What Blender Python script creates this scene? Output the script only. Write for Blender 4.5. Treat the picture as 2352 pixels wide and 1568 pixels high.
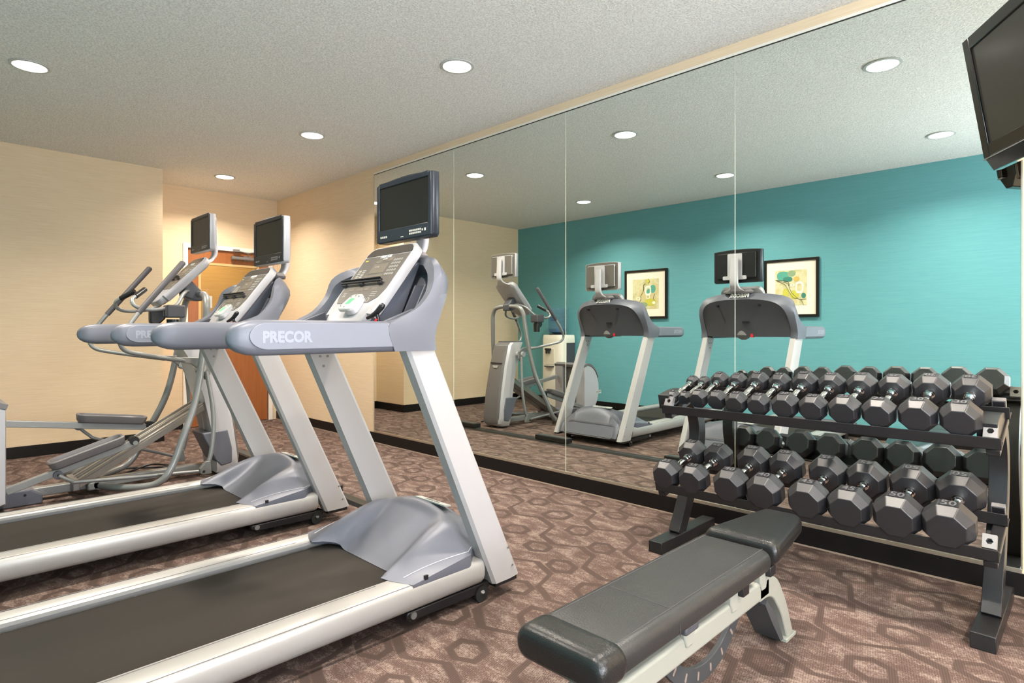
import bpy, bmesh, math, random
from mathutils import Vector, Matrix
PI = math.pi
random.seed(7)
sc = bpy.context.scene
C = sc.collection
for o in list(bpy.data.objects): bpy.data.objects.remove(o)

# ---------------------------------------------------------------- camera
YAW = 0.7791; CAMZ = 1.112
cd = bpy.data.cameras.new('camera'); cam = bpy.data.objects.new('camera', cd); C.objects.link(cam)
cam.location = (0, 0, CAMZ); cam.rotation_euler = (PI/2, 0, YAW)
cd.sensor_width = 36; cd.lens = 36*1376.6/2352; cd.shift_y = -27.4/2352; cd.clip_start = 0.02
sc.camera = cam
# ---------------------------------------------------------------- view
sc.view_settings.view_transform = 'Standard'; sc.view_settings.look = 'None'
sc.view_settings.gamma = 1; sc.view_settings.use_curve_mapping = False
sc.view_settings.exposure = 0.32
w = bpy.data.worlds.new('world'); sc.world = w; w.use_nodes = True
w.node_tree.nodes['Background'].inputs[0].default_value = (.8, .9, 1, 1)
w.node_tree.nodes['Background'].inputs[1].default_value = 1.0
# room numbers
D = 3.26; ZC = 2.712; YB = -.40; XE = -6.68; XR = -7.34; YC = 1.806; XW = 2.3
MX = [-5.12, -3.901, -2.682, -1.463, -.244]; ZT = 2.634; ZB = .113

# daylight fill: unseen window added in the right-hand wall, behind the camera's shoulder
def area(name, loc, rot, sx, sy, power, col, spread=PI, shape='RECTANGLE', parent=None):
    l = bpy.data.lights.new(name, 'AREA'); l.shape = shape; l.size = sx
    if shape in ('RECTANGLE', 'ELLIPSE'): l.size_y = sy
    l.energy = power; l.color = col; l.spread = spread
    o = bpy.data.objects.new(name, l); C.objects.link(o); o.location = loc; o.rotation_euler = rot
    if parent: o.parent = parent
    return o
ADDED_WINDOWS = [(0.75, 1.55)]            # centre y, width
for yc, ww in ADDED_WINDOWS:
    area('added_window_fill', (XW-.03, yc, 1.55), (0, PI/2+math.radians(26), 0), 1.5, ww, 165, (.87, .92, 1.0))
# unseen glazed doors added in the blue wall behind the camera for frontal fill
GX0, GX1, GZT = .35, 2.05, 2.15
area('added_glass_door_fill', ((GX0+GX1)/2, YB+.03, 1.12), (PI/2+math.radians(30), 0, 0), GX1-GX0-.1, 2.0, 105, (.88, .93, 1.0))

# ---------------------------------------------------------------- materials
def srgb(r, g, b):
    f = lambda c: c/12.92 if c <= .04045 else ((c+.055)/1.055)**2.4
    return (f(r/255), f(g/255), f(b/255), 1)
MATS = {}
def mat(name, col, rough=.5, metal=0., noise=0., nscale=20., bump=0., bscale=200., coat=0., emit=None, es=0., trans=0., ior=1.45, spec=.5, stretch=None):
    m = bpy.data.materials.new(name); m.use_nodes = True; nt = m.node_tree
    b = nt.nodes['Principled BSDF']; b.inputs['Base Color'].default_value = col
    b.inputs['Roughness'].default_value = rough; b.inputs['Metallic'].default_value = metal
    b.inputs['Coat Weight'].default_value = coat; b.inputs['Coat Roughness'].default_value = .15
    b.inputs['Transmission Weight'].default_value = trans; b.inputs['IOR'].default_value = ior
    b.inputs['Specular IOR Level'].default_value = spec
    if emit: b.inputs['Emission Color'].default_value = emit; b.inputs['Emission Strength'].default_value = es
    if noise or bump:
        tc = nt.nodes.new('ShaderNodeTexCoord'); src = tc.outputs['Object']
        if stretch:
            mp = nt.nodes.new('ShaderNodeMapping'); mp.inputs['Scale'].default_value = stretch
            nt.links.new(src, mp.inputs[0]); src = mp.outputs[0]
    if noise:
        n = nt.nodes.new('ShaderNodeTexNoise'); n.inputs['Scale'].default_value = nscale; n.inputs['Detail'].default_value = 5
        nt.links.new(src, n.inputs['Vector'])
        mx = nt.nodes.new('ShaderNodeMix'); mx.data_type = 'RGBA'
        mx.inputs['A'].default_value = tuple(max(0, c*(1-noise)) for c in col[:3])+(1,)
        mx.inputs['B'].default_value = tuple(min(1, c*(1+noise)) for c in col[:3])+(1,)
        nt.links.new(n.outputs['Fac'], mx.inputs['Factor']); nt.links.new(mx.outputs['Result'], b.inputs['Base Color'])
    if bump:
        n2 = nt.nodes.new('ShaderNodeTexNoise'); n2.inputs['Scale'].default_value = bscale; n2.inputs['Detail'].default_value = 3
        nt.links.new(src, n2.inputs['Vector'])
        bp = nt.nodes.new('ShaderNodeBump'); bp.inputs['Strength'].default_value = bump; bp.inputs['Distance'].default_value = .004
        nt.links.new(n2.outputs['Fac'], bp.inputs['Height']); nt.links.new(bp.outputs[0], b.inputs['Normal'])
    MATS[name] = m
    return m
silver = mat('silver_paint', srgb(172, 169, 170), .42, .12, noise=.02, nscale=300)
rail_silver = mat('anodised_rail', srgb(164, 161, 158), .36, .25, noise=.02, nscale=200)
plastic = mat('blue_grey_plastic', srgb(101, 103, 113), .42, .15, bump=.06, bscale=900)
plastic_dark = mat('dark_grey_plastic', srgb(74, 75, 81), .42, .1, bump=.05, bscale=900)
cavity_m = mat('cavity_plastic', srgb(122, 122, 132), .45)
console_shell = mat('console_shell_grey', srgb(160, 158, 161), .4, .05)
plastic_back = mat('warm_grey_back', srgb(98, 93, 88), .5)
plastic_mid = mat('mid_grey_plastic', srgb(108, 105, 106), .42, .05)
plastic_light = mat('light_grey_plastic', srgb(182, 180, 184), .35, .05)
console_grey = mat('console_face', srgb(98, 92, 86), .35)
console_dark = mat('console_cap', srgb(66, 60, 55), .3)
console_line = mat('console_print', srgb(190, 186, 178), .5)
lcd = mat('lcd_window', srgb(122, 113, 102), .2)
black = mat('black_plastic', srgb(30, 29, 31), .35)
black_gloss = mat('black_gloss', srgb(18, 14, 12), .08, coat=.6)
screen = mat('screen', srgb(36, 34, 31), .3, spec=.25)
navy_bezel = mat('navy_black_bezel', srgb(40, 44, 52), .3)
rubber = mat('belt_rubber', srgb(48, 44, 40), .85, spec=.2, noise=.1, nscale=6, stretch=(3, .5, 1), bump=.15, bscale=700)
tyre = mat('tyre', srgb(28, 28, 28), .7)
red = mat('red_cord', srgb(200, 22, 30), .5)
green_lcd = mat('green_lcd', srgb(90, 190, 120), .3, emit=srgb(90, 200, 120), es=.4)
white_plastic = mat('white_plastic', srgb(180, 182, 178), .35)
white_print = mat('white_print', srgb(235, 235, 232), .5)
emboss = mat('embossed_letters', srgb(140, 144, 156), .4)
yellow_print = mat('yellow_print', srgb(200, 178, 60), .5)
chrome = mat('chrome', srgb(225, 222, 218), .12, 1.)
steel = mat('brushed_steel', srgb(128, 125, 124), .4, .45)
tube_silver = mat('tube_silver', srgb(134, 135, 134), .36, .3)
ramp_chrome = mat('ramp_extrusion', srgb(146, 140, 132), .3, .7)
grip_rubber = mat('grip_rubber', srgb(74, 72, 76), .55, bump=.1, bscale=500)
db_rubber = mat('dumbbell_rubber', srgb(30, 30, 33), .40, spec=.85, noise=.14, nscale=14, bump=.10, bscale=500)
db_inset = mat('dumbbell_inset', srgb(26, 25, 28), .5)
db_number = mat('dumbbell_number', srgb(84, 82, 85), .45)
rack_black = mat('rack_powder_coat', srgb(38, 37, 38), .33, .2, bump=.12, bscale=420)
leather = mat('black_vinyl', srgb(42, 42, 42), .36, noise=.08, nscale=30, bump=.22, bscale=260)
leather_dark = mat('black_vinyl_cap', srgb(30, 30, 30), .28, noise=.06, nscale=30, bump=.2, bscale=260)
stitch = mat('stitching', srgb(58, 57, 58), .7)
cream = mat('cream_frame_paint', srgb(150, 150, 140), .4)
curve_dark = mat('charcoal_frame', srgb(72, 74, 76), .5, .2, bump=.1, bscale=500)
base_black = mat('vinyl_baseboard', srgb(20, 17, 16), .45, spec=.3)
white_paint = mat('white_paint', srgb(226, 219, 208), .5)
frame_black = mat('picture_frame_black', srgb(22, 18, 16), .35)
mat_board = mat('mat_board', srgb(236, 228, 210), .8)
alu = mat('aluminium_channel', srgb(205, 195, 178), .3, .9)
bottle_blue = mat('water_bottle_plastic', srgb(170, 205, 225), .08, trans=.88, ior=1.15)
water_blue = mat('bottle_water', srgb(90, 150, 190), .05, trans=.6, ior=1.33)
cooler_white = mat('cooler_white', srgb(226, 222, 208), .4)
blue_print = mat('blue_print', srgb(28, 60, 110), .6)
floor_box = mat('floor_box_black', srgb(30, 31, 30), .45)

def N(nt, typ, **kw):
    n = nt.nodes.new(typ)
    for k, v in kw.items():
        if k.startswith('i_'): n.inputs[k[2:]].default_value = v
        else: setattr(n, k, v)
    return n
def M_(nt, op, a, b=None, c=None, clamp=False):
    n = nt.nodes.new('ShaderNodeMath'); n.operation = op; n.use_clamp = clamp
    for i, x in enumerate((a, b, c)):
        if x is None: continue
        if isinstance(x, (int, float)): n.inputs[i].default_value = x
        else: nt.links.new(x, n.inputs[i])
    return n.outputs[0]
def mixc(nt, fac, a, b):
    n = nt.nodes.new('ShaderNodeMix'); n.data_type = 'RGBA'
    if isinstance(fac, (int, float)): n.inputs['Factor'].default_value = fac
    else: nt.links.new(fac, n.inputs['Factor'])
    for k, x in (('A', a), ('B', b)):
        if isinstance(x, tuple): n.inputs[k].default_value = x
        else: nt.links.new(x, n.inputs[k])
    return n.outputs['Result']

def wallpaper(name, base, dark, light, amp=1.0):
    """grasscloth: long thin horizontal threads"""
    m = bpy.data.materials.new(name); m.use_nodes = True; nt = m.node_tree; b = nt.nodes['Principled BSDF']
    g = N(nt, 'ShaderNodeNewGeometry')
    mp = N(nt, 'ShaderNodeMapping'); mp.inputs['Scale'].default_value = (7, 7, 420)
    nt.links.new(g.outputs['Position'], mp.inputs[0])
    n1 = N(nt, 'ShaderNodeTexNoise', i_Scale=1.0, i_Detail=4.0, i_Roughness=.65); nt.links.new(mp.outputs[0], n1.inputs['Vector'])
    mp2 = N(nt, 'ShaderNodeMapping'); mp2.inputs['Scale'].default_value = (3, 3, 150)
    nt.links.new(g.outputs['Position'], mp2.inputs[0])
    n2 = N(nt, 'ShaderNodeTexNoise', i_Scale=1.0, i_Detail=3.0); nt.links.new(mp2.outputs[0], n2.inputs['Vector'])
    s = M_(nt, 'ADD', M_(nt, 'MULTIPLY', n1.outputs['Fac'], .6), M_(nt, 'MULTIPLY', n2.outputs['Fac'], .4))
    f = M_(nt, 'MULTIPLY', M_(nt, 'SUBTRACT', s, .36), 3.6*amp, clamp=True)
    c1 = mixc(nt, f, dark, light)
    c = mixc(nt, .5, base, c1)
    nt.links.new(c, b.inputs['Base Color']); b.inputs['Roughness'].default_value = .75
    bp = N(nt, 'ShaderNodeBump', i_Strength=.12, i_Distance=.002); nt.links.new(s, bp.inputs['Height']); nt.links.new(bp.outputs[0], b.inputs['Normal'])
    return m
beige = wallpaper('beige_grasscloth', srgb(217, 194, 161), srgb(202, 177, 143), srgb(229, 209, 180))
teal = wallpaper('teal_grasscloth', srgb(96, 160, 167), srgb(82, 147, 157), srgb(112, 174, 178), .8)
corr = wallpaper('corridor_grasscloth', srgb(206, 168, 100), srgb(188, 146, 80), srgb(220, 186, 120))

def ceiling_mat():
    m = bpy.data.materials.new('popcorn_ceiling'); m.use_nodes = True; nt = m.node_tree; b = nt.nodes['Principled BSDF']
    g = N(nt, 'ShaderNodeNewGeometry')
    n1 = N(nt, 'ShaderNodeTexNoise', i_Scale=105.0, i_Detail=3.0, i_Roughness=.65); nt.links.new(g.outputs['Position'], n1.inputs['Vector'])
    f = M_(nt, 'MULTIPLY', M_(nt, 'SUBTRACT', n1.outputs['Fac'], .36), 4.0, clamp=True)
    c = mixc(nt, f, srgb(204, 203, 198), srgb(238, 237, 232))
    nt.links.new(c, b.inputs['Base Color']); b.inputs['Roughness'].default_value = .95
    bp = N(nt, 'ShaderNodeBump', i_Strength=.8, i_Distance=.008); nt.links.new(n1.outputs['Fac'], bp.inputs['Height']); nt.links.new(bp.outputs[0], b.inputs['Normal'])
    return m
ceil_m = ceiling_mat()

def carpet_mat():
    m = bpy.data.materials.new('patterned_carpet'); m.use_nodes = True; nt = m.node_tree; b = nt.nodes['Principled BSDF']
    g = N(nt, 'ShaderNodeNewGeometry')
    sx = N(nt, 'ShaderNodeSeparateXYZ'); nt.links.new(g.outputs['Position'], sx.inputs[0])
    X, Y = sx.outputs['X'], sx.outputs['Y']
    # organic warp of the drawn pattern
    wn = N(nt, 'ShaderNodeTexNoise', i_Scale=1.7, i_Detail=1.0); nt.links.new(g.outputs['Position'], wn.inputs['Vector'])
    ws = N(nt, 'ShaderNodeSeparateXYZ'); nt.links.new(wn.outputs['Color'], ws.inputs[0])
    wx = M_(nt, 'MULTIPLY', M_(nt, 'SUBTRACT', ws.outputs['X'], .5), .14); wy = M_(nt, 'MULTIPLY', M_(nt, 'SUBTRACT', ws.outputs['Y'], .5), .14)
    a = math.radians(25); ca, sa = math.cos(a), math.sin(a)
    u = M_(nt, 'ADD', M_(nt, 'SUBTRACT', M_(nt, 'MULTIPLY', X, ca), M_(nt, 'MULTIPLY', Y, sa)), wx)
    v = M_(nt, 'ADD', M_(nt, 'ADD', M_(nt, 'MULTIPLY', X, sa), M_(nt, 'MULTIPLY', Y, ca)), wy)
    RH, RU = .30, .285
    row = M_(nt, 'ROUND', M_(nt, 'DIVIDE', v, RH))
    lv = M_(nt, 'SUBTRACT', v, M_(nt, 'MULTIPLY', row, RH))
    par = M_(nt, 'MULTIPLY', M_(nt, 'PINGPONG', row, 1.0), RU*.5)
    uu = M_(nt, 'ADD', u, par)
    cu = M_(nt, 'SUBTRACT', uu, M_(nt, 'MULTIPLY', M_(nt, 'ROUND', M_(nt, 'DIVIDE', uu, RU)), RU))
    ax = M_(nt, 'ABSOLUTE', cu); ay = M_(nt, 'ABSOLUTE', lv)
    hexd = M_(nt, 'MAXIMUM', M_(nt, 'ADD', M_(nt, 'MULTIPLY', ax, .80), M_(nt, 'MULTIPLY', ay, .60)), M_(nt, 'MULTIPLY', ay, 1.12))
    ring = M_(nt, 'SUBTRACT', 1.0, M_(nt, 'DIVIDE', M_(nt, 'ABSOLUTE', M_(nt, 'SUBTRACT', hexd, .062)), .018))
    ringm = M_(nt, 'MULTIPLY', ring, 3.0, clamp=True)
    # stepped bands running between the rows of rings
    tri = M_(nt, 'PINGPONG', M_(nt, 'ADD', u, M_(nt, 'MULTIPLY', M_(nt, 'FLOOR', M_(nt, 'DIVIDE', v, RH)), .11)), .25)
    trc = M_(nt, 'MULTIPLY', M_(nt, 'SUBTRACT', M_(nt, 'MINIMUM', M_(nt, 'MAXIMUM', tri, .075), .175), .125), 1.15)
    bl = M_(nt, 'SUBTRACT', v, trc)
    bf = M_(nt, 'SUBTRACT', M_(nt, 'FRACT', M_(nt, 'DIVIDE', bl, RH)), .5)
    bd = M_(nt, 'MULTIPLY', M_(nt, 'ABSOLUTE', bf), RH)
    bandm = M_(nt, 'MULTIPLY', M_(nt, 'SUBTRACT', 1.0, M_(nt, 'DIVIDE', bd, .021)), 3.0, clamp=True)
    dark = M_(nt, 'MAXIMUM', ringm, bandm)
    # speckled light yarn, in broad patches
    sp = N(nt, 'ShaderNodeTexNoise', i_Scale=230.0, i_Detail=2.0); nt.links.new(g.outputs['Position'], sp.inputs['Vector'])
    mpp = N(nt, 'ShaderNodeMapping'); mpp.inputs['Scale'].default_value = (5, 11, 5); nt.links.new(g.outputs['Position'], mpp.inputs[0])
    pa = N(nt, 'ShaderNodeTexNoise', i_Scale=1.6, i_Detail=6.0, i_Roughness=.65); nt.links.new(mpp.outputs[0], pa.inputs['Vector'])
    thr = M_(nt, 'SUBTRACT', .93, M_(nt, 'MULTIPLY', pa.outputs['Fac'], .86))
    spk = M_(nt, 'MULTIPLY', M_(nt, 'SUBTRACT', sp.outputs['Fac'], thr), 9.0, clamp=True)
    s2 = N(nt, 'ShaderNodeTexNoise', i_Scale=75.0, i_Detail=3.0, i_Roughness=.7); nt.links.new(g.outputs['Position'], s2.inputs['Vector'])
    spk2 = M_(nt, 'MULTIPLY', M_(nt, 'SUBTRACT', s2.outputs['Fac'], M_(nt, 'SUBTRACT', .98, M_(nt, 'MULTIPLY', pa.outputs['Fac'], .9))), 8.0, clamp=True)
    spk = M_(nt, 'MAXIMUM', M_(nt, 'MULTIPLY', spk, .75), spk2)
    spk = M_(nt, 'MULTIPLY', spk, M_(nt, 'SUBTRACT', 1.0, M_(nt, 'MULTIPLY', dark, .93)))
    fade = N(nt, 'ShaderNodeTexNoise', i_Scale=2.3, i_Detail=2.0); nt.links.new(g.outputs['Position'], fade.inputs['Vector'])
    dk = M_(nt, 'MULTIPLY', dark, M_(nt, 'ADD', .15, M_(nt, 'MULTIPLY', fade.outputs['Fac'], 1.1)), clamp=True)
    big = N(nt, 'ShaderNodeTexNoise', i_Scale=.9, i_Detail=2.0); nt.links.new(g.outputs['Position'], big.inputs['Vector'])
    base = mixc(nt, big.outputs['Fac'], srgb(81, 65, 58), srgb(87, 68, 63))
    col = mixc(nt, spk, base, srgb(128, 111, 102))
    col = mixc(nt, M_(nt, 'MULTIPLY', dk, .72), col, srgb(64, 53, 47))
    # woven ribs
    rb = M_(nt, 'PINGPONG', M_(nt, 'MULTIPLY', M_(nt, 'ADD', X, M_(nt, 'MULTIPLY', Y, .25)), 260.0), 1.0)
    rbf = M_(nt, 'MULTIPLY', M_(nt, 'SUBTRACT', .5, rb), .38)
    hs = N(nt, 'ShaderNodeHueSaturation'); nt.links.new(M_(nt, 'ADD', rbf, 1.0), hs.inputs['Value']); nt.links.new(col, hs.inputs['Color'])
    nt.links.new(hs.outputs[0], b.inputs['Base Color']); b.inputs['Roughness'].default_value = .92
    b.inputs['Specular IOR Level'].default_value = .2
    bp = N(nt, 'ShaderNodeBump', i_Strength=.35, i_Distance=.003); nt.links.new(sp.outputs['Fac'], bp.inputs['Height']); nt.links.new(bp.outputs[0], b.inputs['Normal'])
    return m
carpet = carpet_mat()

def wood_mat(name, c1, c2, scale=(14, 14, 1.2)):
    m = bpy.data.materials.new(name); m.use_nodes = True; nt = m.node_tree; b = nt.nodes['Principled BSDF']
    g = N(nt, 'ShaderNodeNewGeometry'); mp = N(nt, 'ShaderNodeMapping'); mp.inputs['Scale'].default_value = scale
    nt.links.new(g.outputs['Position'], mp.inputs[0])
    n1 = N(nt, 'ShaderNodeTexNoise', i_Scale=3.0, i_Detail=6.0, i_Roughness=.7); nt.links.new(mp.outputs[0], n1.inputs['Vector'])
    nt.links.new(mixc(nt, n1.outputs['Fac'], c1, c2), b.inputs['Base Color']); b.inputs['Roughness'].default_value = .4
    return m
door_wood = wood_mat('door_veneer', srgb(122, 68, 28), srgb(166, 100, 50))

def mirror_mat():
    m = bpy.data.materials.new('mirror_glass'); m.use_nodes = True; nt = m.node_tree; b = nt.nodes['Principled BSDF']
    b.inputs['Base Color'].default_value = (.80, .855, .815, 1); b.inputs['Metallic'].default_value = 1; b.inputs['Roughness'].default_value = 0.0
    return m
mirror_m = mirror_mat()
def art_mat(seed):
    m = bpy.data.materials.new('abstract_print'); m.use_nodes = True; nt = m.node_tree; b = nt.nodes['Principled BSDF']
    tc = N(nt, 'ShaderNodeTexCoord'); mp = N(nt, 'ShaderNodeMapping'); mp.inputs['Location'].default_value = (seed, seed*1.7, 0); nt.links.new(tc.outputs['Object'], mp.inputs[0])
    n1 = N(nt, 'ShaderNodeTexNoise', i_Scale=6.0, i_Detail=5.0, i_Roughness=.6); nt.links.new(mp.outputs[0], n1.inputs['Vector'])
    r = nt.nodes.new('ShaderNodeValToRGB'); cr = r.color_ramp
    cr.elements[0].position = .3; cr.elements[0].color = srgb(178, 172, 112); cr.elements[1].position = .68; cr.elements[1].color = srgb(214, 190, 160)
    e = cr.elements.new(.45); e.color = srgb(212, 206, 166); e = cr.elements.new(.56); e.color = srgb(200, 188, 132)
    nt.links.new(n1.outputs['Fac'], r.inputs[0]); nt.links.new(r.outputs[0], b.inputs['Base Color']); b.inputs['Roughness'].default_value = .6
    return m

# ---------------------------------------------------------------- mesh helpers
class MB:
    def __init__(s): s.v = []; s.f = []; s.mi = []; s.cur = 0
    def add(s, vs, fs):
        b = len(s.v); s.v += [tuple(p) for p in vs]
        for f in fs: s.f.append(tuple(b+i for i in f)); s.mi.append(s.cur)
        return s
    def box(s, x0, x1, y0, y1, z0, z1, M=None):
        vs = [Vector((x, y, z)) for x in (x0, x1) for y in (y0, y1) for z in (z0, z1)]
        if M is not None: vs = [M @ p for p in vs]
        return s.add(vs, [(0, 1, 3, 2), (4, 6, 7, 5), (0, 4, 5, 1), (2, 3, 7, 6), (0, 2, 6, 4), (1, 5, 7, 3)])
    def loft(s, rings, cap=True, closed=True):
        n = len(rings[0]); vs = [p for r in rings for p in r]; fs = []
        for i in range(len(rings)-1):
            for j in range(n if closed else n-1):
                k = (j+1) % n
                fs.append((i*n+j, i*n+k, (i+1)*n+k, (i+1)*n+j))
        if cap and closed:
            fs.append(tuple(range(n))[::-1]); fs.append(tuple((len(rings)-1)*n+j for j in range(n)))
        return s.add(vs, fs)
    def prism(s, pts, axis, a, b, M=None):
        def P(p, t):
            q = {'x': (t, p[0], p[1]), 'y': (p[0], t, p[1]), 'z': (p[0], p[1], t)}[axis]
            q = Vector(q); return M @ q if M is not None else q
        return s.loft([[P(p, a) for p in pts], [P(p, b) for p in pts]])
    def tube(s, path, r, n=12, cap=True, sub=0):
        P = [Vector(p) for p in path]
        R = list(r) if isinstance(r, (list, tuple)) else [r]*len(P)
        if sub: P, R = spline(P, R, sub)
        rings = []; up = None
        for i, p in enumerate(P):
            t = (P[min(i+1, len(P)-1)]-P[max(i-1, 0)]).normalized()
            if up is None:
                up = Vector((0, 0, 1)) if abs(t.z) < .9 else Vector((1, 0, 0))
            a = t.cross(up).normalized(); up = a.cross(t).normalized()
            rings.append([p+R[i]*(math.cos(2*PI*k/n)*a+math.sin(2*PI*k/n)*up) for k in range(n)])
        return s.loft(rings, cap)
    def cyl(s, p0, p1, r, n=20, r2=None): return s.tube([p0, p1], [r, r if r2 is None else r2], n)
    def lathe(s, prof, axis='z', c=(0, 0, 0), n=32, M=None):
        rings = []
        for r, t in prof:
            ring = []
            for k in range(n):
                a = 2*PI*k/n; x, y = r*math.cos(a), r*math.sin(a)
                q = {'z': (x, y, t), 'y': (x, t, y), 'x': (t, x, y)}[axis]
                q = Vector(q)+Vector(c); ring.append(M @ q if M is not None else q)
            rings.append(ring)
        return s.loft(rings)
    def grid(s, fn, nu, nv, cu=False):
        vs = [fn(i/nu, j/nv) for i in range(nu+1) for j in range(nv+1)]
        fs = [(i*(nv+1)+j, (i+1)*(nv+1)+j, (i+1)*(nv+1)+j+1, i*(nv+1)+j+1) for i in range(nu) for j in range(nv)]
        return s.add(vs, fs)
    def build(s, name, m, parent=None, off=(0, 0, 0), smooth=35, bevel=0, segs=2, label=None, sub=0, solid=0):
        me = bpy.data.meshes.new(name); ox = Vector(off)
        me.from_pydata([Vector(p)-ox for p in s.v], [], s.f)
        for mm in (m if isinstance(m, (list, tuple)) else [m]): me.materials.append(mm)
        me.polygons.foreach_set('material_index', s.mi)
        bm = bmesh.new(); bm.from_mesh(me); bmesh.ops.recalc_face_normals(bm, faces=bm.faces)
        bm.to_mesh(me); bm.free()
        if smooth:
            me.polygons.foreach_set('use_smooth', [True]*len(me.polygons))
            me.set_sharp_from_angle(angle=math.radians(smooth))
        me.update()
        o = bpy.data.objects.new(name, me); C.objects.link(o)
        if parent is not None: o.parent = parent
        if solid:
            sm = o.modifiers.new('solid', 'SOLIDIFY'); sm.thickness = solid; sm.offset = -1
        if sub:
            q = o.modifiers.new('sub', 'SUBSURF'); q.levels = q.render_levels = sub
        if bevel:
            b = o.modifiers.new('bevel', 'BEVEL'); b.width = bevel; b.segments = segs; b.limit_method = 'ANGLE'; b.angle_limit = math.radians(38)
            b.harden_normals = False
        if label: o['label'] = label
        return o
def spline(P, R, sub):
    Q = []; S = []
    n = len(P)
    for i in range(n-1):
        p0, p1, p2, p3 = P[max(i-1, 0)], P[i], P[i+1], P[min(i+2, n-1)]
        for k in range(sub):
            t = k/sub; t2 = t*t; t3 = t2*t
            Q.append(.5*((2*p1)+(-p0+p2)*t+(2*p0-5*p1+4*p2-p3)*t2+(-p0+3*p1-3*p2+p3)*t3)); S.append(R[i]+(R[i+1]-R[i])*t)
    Q.append(P[-1]); S.append(R[-1])
    return Q, S
def rrect(w, h, r, n=5, cx=0, cy=0):
    pts = []
    for sx, sy, a0 in ((1, 1, 0), (-1, 1, 90), (-1, -1, 180), (1, -1, 270)):
        for k in range(n+1):
            a = math.radians(a0+90*k/n)
            pts.append((cx+sx*(w/2-r)+r*math.cos(a), cy+sy*(h/2-r)+r*math.sin(a)))
    return pts
def frame_M(o, r, u):
    """matrix with local x->r, y->u, z->r x u, origin o"""
    r = Vector(r).normalized(); u = Vector(u).normalized(); n = r.cross(u)
    return Matrix(((r.x, u.x, n.x, o[0]), (r.y, u.y, n.y, o[1]), (r.z, u.z, n.z, o[2]), (0, 0, 0, 1)))
_tc = {}
def text_obj(name, s, size, M, m, parent=None, off=(0, 0, 0), ext=.0008, bold=.0, align='CENTER', wf=1.0):
    key = (s, size, ext, bold, align)
    if key not in _tc:
        cu = bpy.data.curves.new('t', 'FONT'); cu.body = s; cu.size = size; cu.extrude = ext; cu.offset = bold
        cu.align_x = align; cu.align_y = 'CENTER'; cu.resolution_u = 3
        t = bpy.data.objects.new('t', cu); C.objects.link(t)
        dg = bpy.context.evaluated_depsgraph_get(); me = bpy.data.meshes.new_from_object(t.evaluated_get(dg))
        _tc[key] = ([v.co.copy() for v in me.vertices], [tuple(p.vertices) for p in me.polygons])
        bpy.data.objects.remove(t); bpy.data.curves.remove(cu); bpy.data.meshes.remove(me)
    vs, fs = _tc[key]
    b = MB(); b.add([M @ Vector((v.x*wf, v.y, v.z)) for v in vs], fs)
    return b.build(name, m, parent, off, smooth=0)
def thing(name, label, cat, loc=(0, 0, 0), group=None):
    o = bpy.data.objects.new(name, None); C.objects.link(o); o.location = loc; o.empty_display_size = .1
    o['label'] = label; o['category'] = cat
    if group: o['group'] = group
    return o
def tag(o, label, cat, group=None):
    o['label'] = label; o['category'] = cat
    if group: o['group'] = group
    return o
def struct(o): o['kind'] = 'structure'; return o
def copy_tree(root, loc, label):
    r = root.copy(); C.objects.link(r); r.location = loc; r['label'] = label
    for ch in list(root.children):
        c = ch.copy(); C.objects.link(c); c.parent = r
        for g in ch.children:
            d = g.copy(); C.objects.link(d); d.parent = c
    return r

# ================================================================ ROOM
def wallbox(name, x0, x1, y0, y1, z0, z1, m): return struct(MB().box(x0, x1, y0, y1, z0, z1).build(name, m, smooth=0))
T = .12
wallbox('floor', XR-T, XW+T, YB-T, D+T, -.1, 0, carpet)
wallbox('ceiling', XR-T, XW+T, YB-T, D+T, ZC, ZC+.1, ceil_m)
wallbox('wall_mirror_side', XR, XW, D, D+T, 0, ZC, beige)
b = MB(); b.box(XE-.6, GX0, YB-T, YB, 0, ZC); b.box(GX1, XW, YB-T, YB, 0, ZC); b.box(GX0, GX1, YB-T, YB, GZT, ZC)
struct(b.build('wall_back', teal, smooth=0))
b = MB()
for x0, x1, z0, z1 in ((GX0, GX0+.06, 0, GZT), (GX1-.06, GX1, 0, GZT), ((GX0+GX1)/2-.05, (GX0+GX1)/2+.05, 0, GZT), (GX0, GX1, GZT-.06, GZT), (GX0, GX1, 0, .10)): b.box(x0, x1, YB-.09, YB-.03, z0, z1)
gd = struct(b.build('added_door_2', white_paint, smooth=0, bevel=.003))  # frame of the unseen doors added to hold the fill light
MB().box(GX0+.04, GX1-.04, YB-.063, YB-.057, .08, GZT-.04).build('pane', mat('added_door_glass', (1, 1, 1, 1), 0, trans=1., ior=1.05), gd, smooth=0)
wallbox('wall_end', XR-T, XE, YB, YC, 0, ZC, beige)
DY0, DY1, DZ = 2.235, 3.15, 2.035      # door opening in the recess wall
b = MB(); b.box(XR-T, XR, YC, DY0, 0, ZC); b.box(XR-T, XR, DY1, D+T, 0, ZC); b.box(XR-T, XR, DY0, DY1, DZ, ZC)
struct(b.build('wall_recess', beige, smooth=0))
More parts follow.
